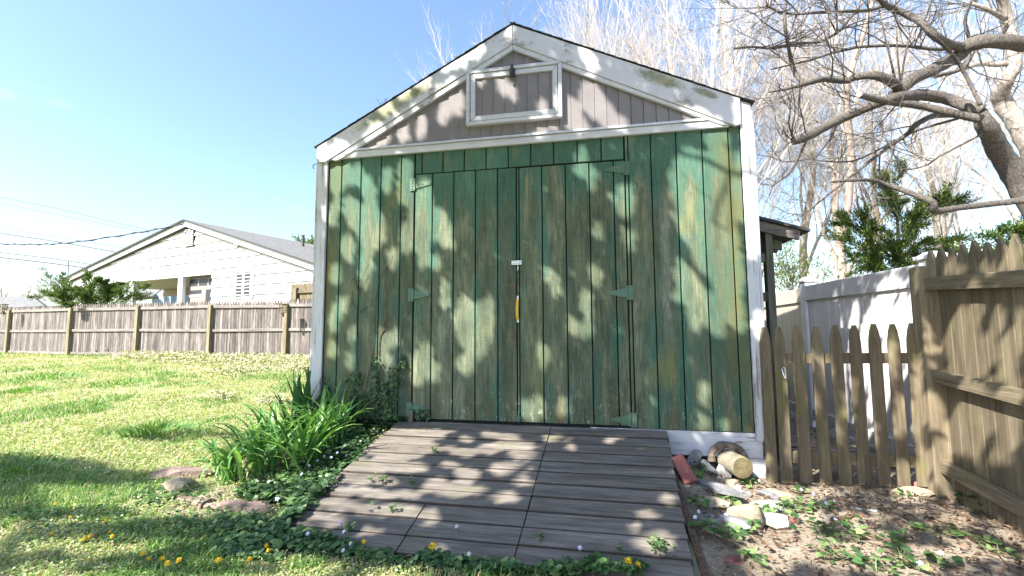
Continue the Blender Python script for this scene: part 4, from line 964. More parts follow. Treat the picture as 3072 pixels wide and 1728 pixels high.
# lush grass tufts standing up in the lawn
def tuft(px, py, wpx, hpx, n, lab, seed):
    rg = random.Random(seed); b = ong(px, py); k = (b-CAM).length*K/F; m = MB(); R_ = wpx*k*1.15; Hh = hpx*k*.62
    for i in range(n):
        a = rg.uniform(0, 6.28); r_ = R_*math.sqrt(rg.random()); p = Vector((b.x+math.cos(a)*r_, b.y+math.sin(a)*r_*.6, 0)); p.z = ground_z(p.x, p.y)-.01
        d = Vector((math.cos(a)*rg.uniform(.1, .8), math.sin(a)*rg.uniform(.1, .8), 1)); L = Hh*rg.uniform(.35, 1.15)*(1.1-.5*r_/R_)
        s_ = Vector((-math.sin(a+1), math.cos(a+1), 0))*.0032*(1+.12*(b-CAM).length); q = p+d*L*.6; e_ = q+(d+Vector((d.x*1.2, d.y*1.2, -.5)))*L*.45
        m.quad([p-s_, p+s_, q+s_*.8, q-s_*.8]); m.quad([q-s_*.8, q+s_*.8, e_])
    tag(m.build('grass_tuft', M['tuft'], None, b), lab, 'grass tuft', 'lush tufts in the lawn')
tuft(395, 1088, 62, 55, 420, 'tall lush grass tuft at the edge of the shade left of the strap-leaved clump', 1)
tuft(125, 952, 48, 26, 260, 'dark green grass tuft near the lawn fence at the left of the photo', 2)
tuft(300, 966, 55, 24, 240, 'broad green grass tuft in the sunny lawn, right of the leftmost dark tuft', 3)
tuft(235, 1030, 42, 24, 170, 'isolated low grass tuft in the middle of the sunny pale lawn', 4)
tuft(70, 985, 40, 22, 320, 'low spreading grass tuft at the left edge of the sunny lawn', 5)
tuft(455, 970, 50, 18, 160, 'low grass tuft in the far lawn straight below the house porch', 6)
tuft(60, 1180, 60, 40, 300, 'shaded grass tuft at the left edge of the photo', 7)
tuft(520, 1400, 85, 50, 420, 'shaded lush grass patch in front of the edging stones', 8)
tuft(280, 1435, 90, 40, 360, 'shaded grass patch at the bottom edge left of the dandelions', 9)
tuft(1000, 1440, 60, 24, 200, 'sunlit grass tuft at the bottom edge in front of the ramp', 10)
tuft(1745, 1200, 14, 40, 60, 'thin arching grass tuft between the red brick and the ramp edge', 11)

# ------------------------------------------------------------------ strap-leaved clumps
def strap(m, p, az, L, w, el0, bend, rg, n=7):
    q = Vector(p); el = el0; prev = None; side = Vector((-math.sin(az), math.cos(az), 0))
    for i in range(n+1):
        t_ = i/n; ww = w*(.55+.9*t_ if t_ < .5 else 1.0)*(1-max(0, t_-.45)**1.3*1.75)*.5; ww = max(ww, .0006)
        d = Vector((math.cos(az)*math.cos(el), math.sin(az)*math.cos(el), math.sin(el))); nn = side.cross(d)
        cur = len(m.v); m.v += [tuple(q-side*ww-nn*ww*.35), tuple(q), tuple(q+side*ww-nn*ww*.35)]
        if prev is not None: m.f += [(prev, prev+1, cur+1, cur), (prev+1, prev+2, cur+2, cur+1)]
        prev = cur; q = q+d*(L/n); el -= bend/n*(.4+1.4*t_)
        if q.z < gz(q.x, q.y)+.01: el = max(el, 0.02)
def clump(px, py, n, L, w, mat, lab, seed, el=(55, 85), bend=(60, 140), spread=.05, name='daylily_clump', cat='plant', flat=None):
    rg = random.Random(seed); b = ong(px, py); m = MB()
    for i in range(n):
        az = rg.uniform(0, 6.28) if flat is None else flat+rg.choice([0, math.pi])+rg.uniform(-.3, .3)
        p = b+Vector((rg.gauss(0, spread), rg.gauss(0, spread), -.01))
        strap(m, p, az, L*1.22*rg.uniform(.6, 1.15), w*1.45*rg.uniform(.75, 1.2), math.radians(rg.uniform(*el)), math.radians(rg.uniform(*bend)), rg)
    tag(m.build(name, M[mat], None, b), lab, cat, 'strap-leaved clumps in the bed' if cat == 'plant' else None)
clump(575, 1212, 34, .42, .024, 'lily', 'front strap-leaved clump drooping over the edging stones at the left end of the bed', 31, bend=(80, 170))
clump(660, 1190, 30, .40, .022, 'lily', 'strap-leaved clump next to the front drooping one, above the dandelion in the bed', 32)
clump(752, 1178, 34, .42, .023, 'lily', 'fountain-shaped strap-leaved clump beside the violets in the bed', 33, bend=(50, 120))
clump(835, 1120, 40, .42, .020, 'lily', 'bright upright strap-leaved clump by the shed corner board', 34, el=(65, 88), bend=(20, 110))
clump(700, 1122, 34, .40, .022, 'lily', 'dark strap-leaved clump at the back left of the bed', 35)
clump(640, 1150, 30, .38, .022, 'lily', 'leftmost back strap-leaved clump beside the lawn', 36)
clump(790, 1130, 30, .40, .020, 'lily', 'middle strap-leaved clump between the fountain-shaped and the bright upright ones', 37, el=(60, 88), bend=(30, 110))
clump(770, 1085, 30, .46, .030, 'iris', 'tall dark sword-leaved iris fan just left of the shed corner board', 38, el=(62, 88), bend=(5, 35), name='iris_clump')
clump(742, 1100, 22, .34, .026, 'iris', 'shorter dark iris fan left of the tall one', 39, el=(50, 85), bend=(5, 40), name='iris_clump')
clump(850, 1085, 20, .40, .018, 'lily', 'thin-leaved clump in front of the shed corner beside the wall ivy', 40, el=(60, 88), bend=(15, 90))

# ------------------------------------------------------------------ ivy and violets
IVY = [(0, 0), (.30, -.08), (.50, .18), (.34, .42), (.42, .70), (.16, .68), (0, 1.05), (-.16, .68), (-.42, .70), (-.34, .42), (-.50, .18), (-.30, -.08)]
HEART = [(0, 0), (.26, -.16), (.48, 0), (.52, .28), (.36, .62), (0, 1.0), (-.36, .62), (-.52, .28), (-.48, 0), (-.26, -.16)]
def wall_ivy(parts, lab, seed, stems):
    rg = random.Random(seed); m = MB(); sm = MB()
    for (x0, x1, y0, y1, n) in parts:
        for i in range(n):
            py = y0+(y1-y0)*rg.random()**.8; px = (x0+x1)/2+(x1-x0)*.5*max(-1, min(1, rg.gauss(0, .5))); off = -.012-abs(rg.gauss(0, .022)); p = at(px, py, off)
            m.shape(IVY, p, (rg.uniform(-.9, .9), rg.uniform(-.5, .1), rg.uniform(-1, .25)), (rg.uniform(-.7, .7), -1, rg.uniform(-.2, .9)), rg.uniform(.02, .038))
    for st_ in stems:
        C_, R_ = catmull([at(a, b, -.012) for a, b in st_], [.006]*len(st_), 4); sm.tube(C_, R_, 5)
    o_ = at(parts[0][0], parts[0][3], -.03); t_ = thing('wall_ivy', o_, lab, 'ivy', 'ivy climbing the shed front')
    m.build('foliage', M['ivy'], t_); sm.build('stem', M['stick'], t_)
wall_ivy([(872, 915, 940, 1050, 150), (884, 912, 930, 960, 20)], 'left narrow column of dark ivy climbing the green shed wall', 1, [[(893, 1050), (896, 990), (894, 940)]])
wall_ivy([(934, 1000, 960, 1055, 260), (938, 955, 893, 965, 40), (975, 1008, 920, 970, 60), (1000, 1022, 893, 925, 26)], 'tallest ivy column with two arms on the shed wall, left of the doors', 2, [[(960, 1050), (950, 960), (943, 890)], [(970, 1050), (985, 960), (1018, 895)]])
wall_ivy([(812, 824, 955, 1010, 26)], 'small sprig of ivy beside the left white corner board', 3, [[(818, 1040), (816, 960)]])
wall_ivy([(912, 928, 985, 1040, 24)], 'thin ivy strand between the two ivy columns', 4, [[(920, 1045), (916, 985)]])
wall_ivy([(1040, 1082, 1028, 1052, 42)], 'little ivy sprig at the bottom left of the shed doors', 5, [[(1040, 1050), (1078, 1032)]])
def dead_vine(lines, lab, seed):
    rg = random.Random(seed); m = MB()
    for pts, r in lines:
        C_, R_ = catmull([at(a, b, -.010) for a, b in pts], [r*(1-.6*i/(len(pts)-1)) for i in range(len(pts))], 4); m.tube(C_, R_, 4)
    tag(m.build('dead_vine', M['stick'], None, at(*lines[0][0][0], 0)), lab, 'vine', 'dead vines on the shed front')
dead_vine([([(896, 945), (899, 880), (897, 800), (902, 735)], .006), ([(902, 740), (920, 700), (940, 672)], .003), ([(902, 740), (890, 700), (878, 720)], .003), ([(902, 740), (912, 690), (925, 660)], .003), ([(899, 780), (885, 755), (888, 730)], .003), ([(899, 790), (935, 762), (950, 740)], .003), ([(902, 738), (892, 690)], .003)], 'bare dead vine with a fork of twigs above the left ivy column', 1)
dead_vine([([(952, 895), (955, 850), (962, 830), (975, 790)], .005), ([(960, 838), (940, 810), (945, 770)], .003), ([(962, 835), (985, 818)], .003), ([(958, 842), (978, 800), (968, 770), (990, 690)], .003), ([(957, 850), (940, 835)], .003)], 'bare dead vine with pale twigs above the tallest ivy column', 2)
dead_vine([([(918, 985), (935, 900), (942, 840), (950, 720), (975, 670), (985, 640)], .004), ([(1000, 880), (1018, 800), (1036, 765), (1042, 640)], .004)], 'two long thin dead runners left of the door hinges', 3)

def cover(name, lab, mat, outline, spots, seed, size, tilt=.5, lift=.05):
    rg = random.Random(seed); m = MB()
    for (cx, cy, rx, ry, ang, n) in spots:
        ca_, sa_ = math.cos(math.radians(ang)), math.sin(math.radians(ang))
        for i in range(n):
            a = rg.uniform(0, 6.28); r_ = math.sqrt(rg.random()); u_, v_ = math.cos(a)*r_*rx, math.sin(a)*r_*ry
            p = ong(cx+u_*ca_-v_*sa_, cy+u_*sa_+v_*ca_)
            if p.y > -.03 and p.x > -.26: p.y = -.04; p.z = ground_z(p.x, p.y)
            if inramp(p.x, p.y, -.07): continue
            if inramp(p.x, p.y, 0): p.z = rz(p.y)+.002
            p.z += rg.uniform(.01, lift)
            az = rg.uniform(0, 6.28); m.shape(outline, p, (math.cos(az), math.sin(az), rg.uniform(-.4, .3)), (rg.uniform(-tilt, tilt), rg.uniform(-tilt, tilt)-.2, 1), rg.uniform(*size))
    return tag(m.build(name, M[mat]), lab, None, None, 'stuff')
cover('ground_ivy', 'ivy and violet leaves covering the bed beside the ramp', 'ivy', IVY, [(960, 1070, 90, 18, -4, 330), (900, 1100, 70, 25, -20, 320), (860, 1165, 80, 40, -35, 560), (770, 1210, 100, 38, -20, 560), (700, 1250, 110, 30, 0, 420), (800, 1235, 60, 40, -40, 330), (760, 1290, 60, 30, -30, 170)], 1, (.026, .05))
cover('violet_cover', 'violet leaves mixed into the bed beside the ramp', 'violet_leaf', HEART, [(880, 1120, 60, 25, -30, 150), (760, 1200, 110, 40, -20, 260), (680, 1245, 90, 25, 0, 150), (640, 1350, 100, 40, 10, 240), (740, 1330, 60, 30, 0, 120)], 2, (.025, .045))
cover('foreground_cover', 'violet and ivy leaves along the foot of the ramp', 'violet_leaf', HEART, [(760, 1372, 110, 24, 12, 230), (860, 1395, 60, 16, 10, 90), (960, 1418, 50, 14, 8, 60), (1090, 1420, 60, 16, 4, 110), (1190, 1434, 60, 14, 4, 110), (1290, 1440, 40, 8, 4, 50), (1420, 1444, 70, 9, 2, 80), (1500, 1440, 40, 10, 0, 60), (1590, 1446, 40, 10, 0, 60), (620, 1400, 90, 24, 10, 120), (380, 1260, 50, 24, 0, 60)], 3, (.022, .042), .5, .04)
cover('lawn_violets', 'scattered small leaves in the shaded lawn corner', 'violet_leaf', HEART, [(420, 1250, 110, 28, 10, 160), (260, 1330, 220, 50, 5, 260), (560, 1330, 140, 40, 5, 220)], 4, (.014, .026))

def leafclump(p, n, size, R_, seed, name, lab, cat, group, mat='violet_leaf', outline=HEART):
    rg = random.Random(seed); m = MB(); p = Vector(p); R_ *= 1.1; n = int(n*1.3)
    for i in range(n):
        a = rg.uniform(0, 6.28); r_ = R_*math.sqrt(rg.random()); b = p+Vector((math.cos(a)*r_, math.sin(a)*r_, rg.uniform(.012, .05)))
        b.z = max(b.z, p.z+.012)
        sd_ = Vector((-math.sin(a), math.cos(a), 0))*.0016; c0 = p+Vector((0, 0, .004)); m.quad([c0-sd_, c0+sd_, b+sd_, b-sd_])
        m.shape(outline, b, (math.cos(a), math.sin(a), rg.uniform(-.3, .4)), (rg.uniform(-.45, .45), rg.uniform(-.6, .3), 1), rg.uniform(*size))
    return tag(m.build(name, M[mat], None, p), lab, cat, group)
R8 = lambda x, y: (1653.6+x*.35815, 1006.2+y*.35815)         # zoom of the right-hand soil
for i, (x, y, n, R_, lab) in enumerate(((300, 510, 9, .05, 'violet plant sprouting between the red brick and the stones'), (650, 600, 10, .05, 'bright violet plant in front of the yellow-ended log'), (700, 500, 9, .05, 'dark violet plant right of the yellow-ended log at the corner board'),
     (290, 760, 12, .05, 'dark violet plant at the ramp edge beside the long grey slab'), (320, 920, 14, .05, 'violet plant with a white-purple flower lower down the ramp edge'), (500, 740, 12, .05, 'violet plant behind the big tan block'), (600, 900, 18, .08, 'violet plant in front of the big tan block'),
     (720, 820, 12, .05, 'violet plant between the big tan block and the pale round stone'), (860, 800, 16, .07, 'violet plant left of the bark stick'), (990, 760, 18, .07, 'violet plant right of the pale round stone'), (1170, 760, 10, .05, 'violet plant with mauve flowers near the white plastic strip'),
     (1000, 660, 7, .04, 'small violet plant by the flat tan stone'), (1720, 680, 7, .04, 'small violet plant by the flat stone at the foot of the gate'), (1250, 1110, 18, .09, 'broad violet plant at the bottom of the soil patch'), (1180, 940, 20, .14, 'low sunlit violet patch in the middle of the soil'),
     (1420, 950, 18, .14, 'right half of the sunlit violet patch in the middle of the soil'), (1950, 950, 16, .09, 'violet plant in the shade below the stockade fence'), (2200, 990, 14, .09, 'violet plant right of the shaded one below the stockade fence'), (1720, 1130, 22, .12, 'sunlit violet plant near the bottom edge of the soil'),
     (1700, 1000, 6, .05, 'few small violet leaves in the shade'), (690, 1150, 8, .05, 'small violet plant low beside the ramp corner'), (2060, 1190, 9, .06, 'violet plant at the bottom edge under the right fence'), (1540, 1215, 14, .07, 'violet plant at the very bottom edge'), (500, 980, 12, .06, 'pale violet plant beside the sunny dirt'), (2400, 1090, 10, .06, 'violet plant at the lower right edge'))):
    p = ong(*R8(x, y)); leafclump(p, n, (.025, .042), R_, 100+i, 'violet_plant', lab, 'plant', 'violet plants on the bare soil')
p = ong(*R8(2320, 760)); leafclump(p+Vector((0, 0, .03)), 26, (.04, .065), .13, 140, 'ivy_plant', 'glossy ivy plant at the foot of the stockade fence', 'plant', None, 'ivy', IVY)
p = ong(*R8(2180, 650)); leafclump(p+Vector((0, 0, .04)), 10, (.035, .06), .07, 141, 'ivy_plant', 'small ivy sprig right of the stockade post', 'plant', None, 'ivy', IVY)
for i, (px, py, n, lab) in enumerate(((1090, 1139, 9, 'weed sprouting in the ramp gap nearest the doors'), (935, 1213, 6, 'leftmost tiny weed in a ramp gap'), (963, 1217, 10, 'weed with long shadow left of the middle of the ramp'), (1037, 1220, 9, 'bright weed in a ramp gap left of the seam'), (985, 1290, 9, 'bright weed lower on the left half of the ramp'), (925, 1286, 4, 'tiny weed lower left on the ramp'), (1660, 1388, 26, 'bushy little weed near the lower right corner of the ramp'), (1360, 1366, 5, 'tiny weed right of the lower ramp seam'), (1563, 1387, 5, 'tiny weed in the lowest gap left of the bushy weed'), (880, 1340, 14, 'weedy grass sprig at the lower left of the ramp'))):
    d = ray(px, py); t_ = (rz(0)-CAM.z)/d.z
    for _ in range(30): q = CAM+d*t_; t_ += (rz(q.y)-q.z)/d.z*.9
    q = CAM+d*t_; leafclump(q, n, (.012, .023), .018 if n < 20 else .055, 160+i, 'ramp_weed', lab, 'weed', 'weeds in the ramp gaps')

# flowers
def flower(p, size, name, lab, group, seed, dand=False, face=None):
    rg = random.Random(seed); p = Vector(p); h = (rg.uniform(.03, .05) if 'soil' not in str(group) else rg.uniform(.02, .04)) if not dand else rg.uniform(.03, .07); t_ = thing(name, p, lab, 'flower', group)
    top = p+Vector((rg.uniform(-.01, .01), -.01, h)); MB().tube([p, p.lerp(top, .6)+Vector((.004, 0, 0)), top], .0022, 4).build('stem', M['lily'], t_)
    m = MB(); nn = Vector((rg.uniform(-.4, .4), -.8, .7)).normalized() if not dand else Vector((rg.uniform(-.3, .3), -.45, .9)).normalized()
    a0 = nn.orthogonal().normalized()
    for k in range(26 if dand else 5):
        a = 6.283*k/(26 if dand else 5)+rg.uniform(-.15, .15); d = Matrix.Rotation(a, 3, nn) @ a0
        if dand:  m.leaf(top+nn*.004*(k % 3), d+nn*(.15+.3*(k % 3)), nn, size*rg.uniform(.8, 1.1)*(1-.22*(k % 3)), size*.3)
        else: m.leaf(top, d+nn*.15, nn, size*rg.uniform(.85, 1.15), size*.75)
    m.build('petals', M['yellow_petal'] if dand else M['violet_petal'], t_)
    if not dand: MB().tube([top+nn*.001, top+nn*.005], .0035, 6).build('throat', M['yellow_petal'], t_)
R2 = lambda x, y: (x*.36342, 922.4+y*.36342)
GD = 'dandelions in the lawn'
for i, (x, y, s_, lab) in enumerate(((605, 1235, .024, 'big pair of dandelion heads in the lit strip of the lower lawn'), (640, 1225, .022, 'big pair of dandelion heads in the lit strip of the lower lawn'), (740, 1143, .018, 'dandelion highest above the big pair in the lower lawn'), (765, 1190, .018, 'dandelion just below the highest one in the lower lawn'), (795, 1240, .018, 'dandelion right of the big pair in the lower lawn'),
     (995, 1362, .020, 'leftmost of the row of dandelions near the bottom edge'), (1043, 1380, .020, 'second dandelion of the row near the bottom edge'), (1130, 1400, .020, 'third dandelion of the row near the bottom edge'), (1245, 1402, .022, 'fourth dandelion of the row near the bottom edge'), (1180, 1440, .022, 'dandelion cut by the bottom edge under the row'), (1515, 1412, .024, 'large dandelion right of the row near the bottom edge'), (1732, 1420, .022, 'dandelion at the bottom edge below the ivy'),
     (1840, 1305, .016, 'small upper dandelion near the lower left ramp corner'), (1875, 1322, .016, 'small lower dandelion near the lower left ramp corner'), (2530, 1285, .020, 'dandelion at the front edge of the ramp left of the middle'), (210, 1185, .016, 'lone dandelion far left in the shaded lawn'), (385, 1025, .014, 'lone dandelion in the upper shade band of the lawn'), (500, 1130, .015, 'dandelion left of the highest one in the lower lawn'), (380, 1210, .015, 'dandelion left of the big pair'), (1690, 650, .018, 'small dandelion among the strap leaves of the bed'), (1765, 765, .026, 'large dandelion at the front of the bed above the stones'))):
    flower(ong(*R2(x, y)), s_*.8, 'dandelion', lab, GD, 200+i, True)
for i, (px, py, lab) in enumerate(((1093, 1409, 'dandelion in the leaves at the front middle of the ramp'), (1578, 1443, 'left dandelion under the lower right ramp corner'), (1604, 1446, 'right dandelion under the lower right ramp corner'))):
    flower(ong(px, py), .024, 'dandelion', lab, GD, 240+i, True)
i = 0
for lab, pts in (('violet flower in the leafy bed left of the ramp', ((848, 1158), (862, 1150), (870, 1163), (780, 1190), (765, 1180), (745, 1188), (836, 1172), (905, 1128), (820, 1165), (802, 1180), (880, 1140), (760, 1215), (675, 1235))),
                 ('violet flower in the leaves at the foot of the ramp', ((870, 1372), (885, 1398), (862, 1410), (775, 1375), (1155, 1372), (1455, 1418), (1180, 1425), (860, 1352)))):
    for (px, py) in pts:
        i += 1; p = ong(px, py)
        if inramp(p.x, p.y, 0): p.z = rz(p.y)
        flower(p+Vector((0, 0, .02)), .0125, 'violet_flower', lab, lab.replace('flower', 'flowers'), 300+i)
flower(ong(698, 1290)+Vector((0, 0, .03)), .016, 'violet_flower', 'deep blue violet flower by the right end of the edging stones', None, 330)
for k, (x, y, lab) in enumerate(((295, 460, 'violet flower above the red brick'), (355, 515, 'violet flower beside the grey block right of the red brick'), (715, 597, 'pale violet flower in front of the log'), (630, 690, 'white violet flower beside the long grey slab'), (1018, 668, 'violet flower by the flat tan stone'), (1105, 712, 'mauve flower above the bark stick'), (1235, 762, 'mauve flower nearest the white plastic strip'), (290, 830, 'violet flower at the ramp edge'), (258, 885, 'white-purple flower lowest on the ramp edge'), (482, 855, 'violet flower left of the big tan block'), (1175, 780, 'mauve flower just left of the one nearest the plastic strip'), (1840, 1215, 'pale flower at the bottom edge of the soil'), (2000, 1145, 'pale flower in the shaded soil at the right'), (1250, 880, 'white flower above the sunlit violet patch'))):
    flower(ong(*R8(x, y))+Vector((0, 0, .01)), .0135, 'violet_flower', lab, 'violet flowers on the bare soil', 340+k)

# ------------------------------------------------------------------ stones, log, brick
def rock(px, py, w, h, d, mat, name, lab, seed, rot=0, tilt=0, raise_=0.0, group=None, cat='stone', cuts=9, wp=None):
    rg = random.Random(seed); bm = bmesh.new(); bmesh.ops.create_icosphere(bm, subdivisions=4, radius=1)
    planes = []
    for k in range(cuts):
        n = Vector((rg.gauss(0, 1), rg.gauss(0, 1), rg.gauss(0, 1))).normalized(); planes.append((n, rg.uniform(.48, .78)))
    for v in bm.verts:
        for n, c in planes:
            e_ = v.co.dot(n)-c
            if e_ > 0: v.co -= n*e_
        v.co *= 1+.07*noise.noise(v.co*2.2+Vector((seed, 0, 0)))+.035*noise.noise(v.co*7+Vector((seed, 4, 0)))
    kk = 1.18 if 'edging' in name else 1.0; S = Matrix.Diagonal((w*kk/1.5, d*kk/1.5, h*(.85 if 'edging' in name else 1)/1.45)); Rm = Matrix.Rotation(rot, 3, 'Z') @ Matrix.Rotation(tilt, 3, 'Y')
    for v in bm.verts: v.co = Rm @ (S @ v.co)
    me = bpy.data.meshes.new(name); bm.to_mesh(me); bm.free(); me.materials.append(M[mat]); me.polygons.foreach_set('use_smooth', [True]*len(me.polygons))
    try: me.set_sharp_from_angle(angle=math.radians(28))
    except Exception: pass
    o = bpy.data.objects.new(name, me); COL.objects.link(o); p = wp or ong(px, py); o.location = (p.x, p.y, p.z+h*.13+raise_); return tag(o, lab, cat, group)
R7 = lambda x, y: (402.5+.26046*x, 964.3+.26046*y)
GS = 'edging stones of the bed'
rock(*R7(230, 905), .26, .09, .20, 'pink_stone', 'edging_stone', 'large flat pinkish stone under the drooping leaves at the left end of the bed', 1, .3, 0, .01, GS)
rock(*R7(190, 1040), .16, .11, .12, 'tan_stone', 'edging_stone', 'tall tan edging stone at the outer corner of the bed', 2, .2, .1, 0, GS)
rock(*R7(330, 1160), .20, .06, .11, 'pink_stone', 'edging_stone', 'first long edging stone right of the tall corner stone', 3, -.2, 0, 0, GS)
rock(*R7(640, 1190), .22, .055, .11, 'pink_stone', 'edging_stone', 'middle long pink edging stone along the front of the bed', 4, -.12, 0, 0, GS)
rock(*R7(940, 1205), .22, .055, .11, 'pink_stone', 'edging_stone', 'right-hand pink edging stone nearest the ramp', 5, .1, 0, 0, GS)
rock(*R7(480, 1110), .16, .05, .10, 'tan_stone', 'edging_stone', 'small tan stone half hidden behind the middle edging stone', 6, .1, 0, 0, GS)
R6 = lambda x, y: (1668.7+.17944*x, 1064.9+.17944*y)
GP = 'stones piled beside the ramp'
b_ = ong(*R6(380, 860))
br = MB().box(-.045, .045, -.028, .028, -.095, .095).build('red_brick', M['brick'], bevel=.006); br.location = b_+Vector((-.04, .02, .085)); br.rotation_euler = (math.radians(-38), math.radians(-18), .25); tag(br, 'red brick leaning against the right edge of the ramp', 'brick')
rock(*R6(440, 600), .11, .13, .05, 'grey_stone', 'pile_stone', 'upright pale grey slab behind the red brick', 11, .2, .1, .03, GP)
rock(*R6(600, 690), .11, .09, .08, 'grey_stone', 'pile_stone', 'squarish grey block right of the red brick', 12, .2, 0, .02, GP)
rock(*R6(670, 640), .15, .09, .06, 'dark_stone', 'pile_stone', 'dark tilted slab left of the log', 13, .5, .5, .05, GP)
rock(*R6(855, 760), .09, .12, .08, 'grey_stone', 'pile_stone', 'wedge-shaped grey stone touching the log', 14, .4, .2, .02, GP)
rock(*R6(790, 1010), .26, .06, .12, 'grey_stone', 'pile_stone', 'long dark grey slab in the middle of the pile', 15, -.45, .1, .02, GP)
rock(*R6(930, 900), .11, .085, .08, 'tan_stone', 'pile_stone', 'rounded tan stone below the log', 16, .1, 0, .0, GP)
rock(*R6(1035, 970), .05, .07, .05, 'pale_stone', 'pile_stone', 'small upright pale stone beside the rounded tan one', 17, .3, .3, 0, GP)
rock(*R6(1110, 1010), .09, .06, .07, 'pale_stone', 'pile_stone', 'small pinkish grey stone right of the small upright one', 18, 0, 0, 0, GP)
rock(*R6(1520, 1040), .13, .05, .07, 'grey_stone', 'pile_stone', 'pointed grey stone left of the flat tan stone', 19, -.3, .2, 0, GP)
rock(*R6(1690, 1030), .17, .045, .09, 'tan_stone', 'pile_stone', 'flat tan stone in front of the picket fence', 20, -.3, .1, 0, GP)
rock(*R6(1110, 1370), .17, .15, .12, 'tan_stone', 'pile_stone', 'big tan block standing in the sun', 21, -.1, .05, .0, GP)
rock(*R6(1490, 1190), .18, .085, .13, 'pale_stone', 'pile_stone', 'pale speckled round stone behind the leaves', 22, .1, 0, 0, GP)
rock(*R6(1570, 1425), .19, .075, .11, 'pale_stone', 'pile_stone', 'pale half-buried stone in front of the speckled one', 23, .1, 0, 0, GP)
rock(*R6(690, 1140), .2, .05, .10, 'tan_stone', 'pile_stone', 'flat tan slab in front of the long grey slab', 24, -.4, 0, 0, GP)
rock(*R6(760, 1360), .26, .05, .12, 'grey_stone', 'pile_stone', 'flat grey slab left of the big tan block', 25, -.4, 0, 0, GP)
rock(*R6(1255, 1410), .09, .13, .05, 'dark_stone', 'pile_stone', 'dark upright stone against the right side of the big tan block', 26, 1.2, 0, 0, GP)
rock(*R6(790, 840), .10, .06, .08, 'grey_stone', 'pile_stone', 'small grey stone between the wedge and the long slab', 27, .9, 0, 0, GP)
rock(*R8(1800, 655), .22, .05, .10, 'tan_stone', 'flat_stone', 'flat grey-tan stone at the foot of the stockade post', 28, -.2, 0, 0)
rock(*R8(1850, 625), .09, .06, .05, 'brick', 'brick_fragment', 'orange brick fragment between the last picket and the stockade post', 29, 0, 0, 0, None, 'brick')
rock(*R8(520, 1125), .08, .03, .06, 'brick', 'brick_fragment', 'small reddish fragment in the sunny dirt', 30, .4, 0, -.01, None, 'brick')
rock(*R8(940, 850), .04, .03, .03, 'brick', 'brick_fragment', 'tiny red fragment beside the pale half-buried stone', 31, .4, 0, 0, None, 'brick')
rock(*R8(620, 560), .22, .06, .07, 'dark_stone', 'timber_block', 'long dark timber block below the log', 32, .05, 0, 0, None, 'timber')
lg = thing('log', (3.40, -.1, -.2), 'short round log with a yellow algae-covered end poking out from under the shed', 'log')
f0 = at(*R6(1112, 625), -.20); f1 = at(*R6(830, 470), .08); ax = (f1-f0).normalized()
C_ = [f0+ax*(i*.04) for i in range(9)]
MB().tube(C_, [.077+.002*math.sin(i*1.7) for i in range(9)], 22).build('bark', M['log_side'], lg, smooth=False)
MB().tube([f0-ax*.004, f0-ax*.0005], [.0755, .0765], 22).build('end_face', M['log_end'], lg, bevel=.004)
rm_ = MB(); ea = ax.orthogonal().normalized(); eb = ax.cross(ea)
for rr_ in (.014, .027, .039, .050, .060, .068): rm_.tube([f0-ax*.0045+(ea*math.cos(k*.3142)+eb*math.sin(k*.3142))*rr_*(1+.04*math.sin(k*.9)) for k in range(21)], .0011, 4)
for an_ in (.4, 2.1, 3.9): rm_.tube([f0-ax*.0045, f0-ax*.0045+(ea*math.cos(an_)+eb*math.sin(an_))*.06], .0012, 4)
rm_.build('growth_rings', M['stick'], lg)
rg = random.Random(8); m = MB(); pts = []
for i in range(12):
    a = math.radians(-10+200*i/11); pts.append(at(*R6(900, 440), -.02)+Vector((math.cos(a)*.118, rg.uniform(-.012, .012), math.sin(a)*.105-.03)))
C_, R_ = catmull(pts, [rg.uniform(.022, .034) for _ in pts], 4)
tag(MB().tube(C_, [r*(1+.25*noise.noise(c*40)) for r, c in zip(R_, C_)], 9).build('rotten_ring', M['dark_stone'], None, pts[0]), 'crumbling dark ring of rotten wood arching behind the log', 'wood')
a = ong(*R8(1395, 780)); b = ong(*R8(1540, 797)); tag(MB().beam(a+Vector((0, 0, .012)), b+Vector((0, 0, .014)), .018, .004).build('plant_label', M['plastic'], None, a), 'white plastic strip lying on the soil', 'plastic strip')
def stickobj(pts, r, lab, seed):
    P_ = [ong(*R8(x, y))+Vector((0, 0, r*.8)) for x, y in pts]; C_, R_ = catmull(P_, [r*(1-.3*i/len(P_)) for i in range(len(P_))], 4)
    tag(MB().tube(C_, [q*(1+.2*math.sin(i*2.7)) for i, q in enumerate(R_)], 7).build('stick', M['stick'], None, P_[0]), lab, 'stick', 'sticks on the soil')
stickobj([(1230, 860), (1320, 845), (1400, 820), (1480, 835)], .014, 'thick reddish bark stick in the middle of the soil', 1)
stickobj([(1260, 700), (1420, 740), (1600, 790)], .006, 'long thin stick above the white plastic strip', 2)
stickobj([(750, 880), (780, 840), (830, 820)], .005, 'curved thin twig in front of the pale stones', 3)
stickobj([(420, 960), (500, 1020), (560, 1085)], .004, 'dark thin twig in the sunny dirt beside the ramp', 4)
stickobj([(720, 980), (780, 1040), (830, 1075)], .005, 'dark twig in front of the big tan block', 5)
stickobj([(1880, 700), (2050, 760), (2200, 840)], .004, 'thin straw-like twig under the stockade fence', 6)
stickobj([(2380, 1080), (2450, 1160), (2530, 1230)], .004, 'dark thin twig at the lower right corner', 7)
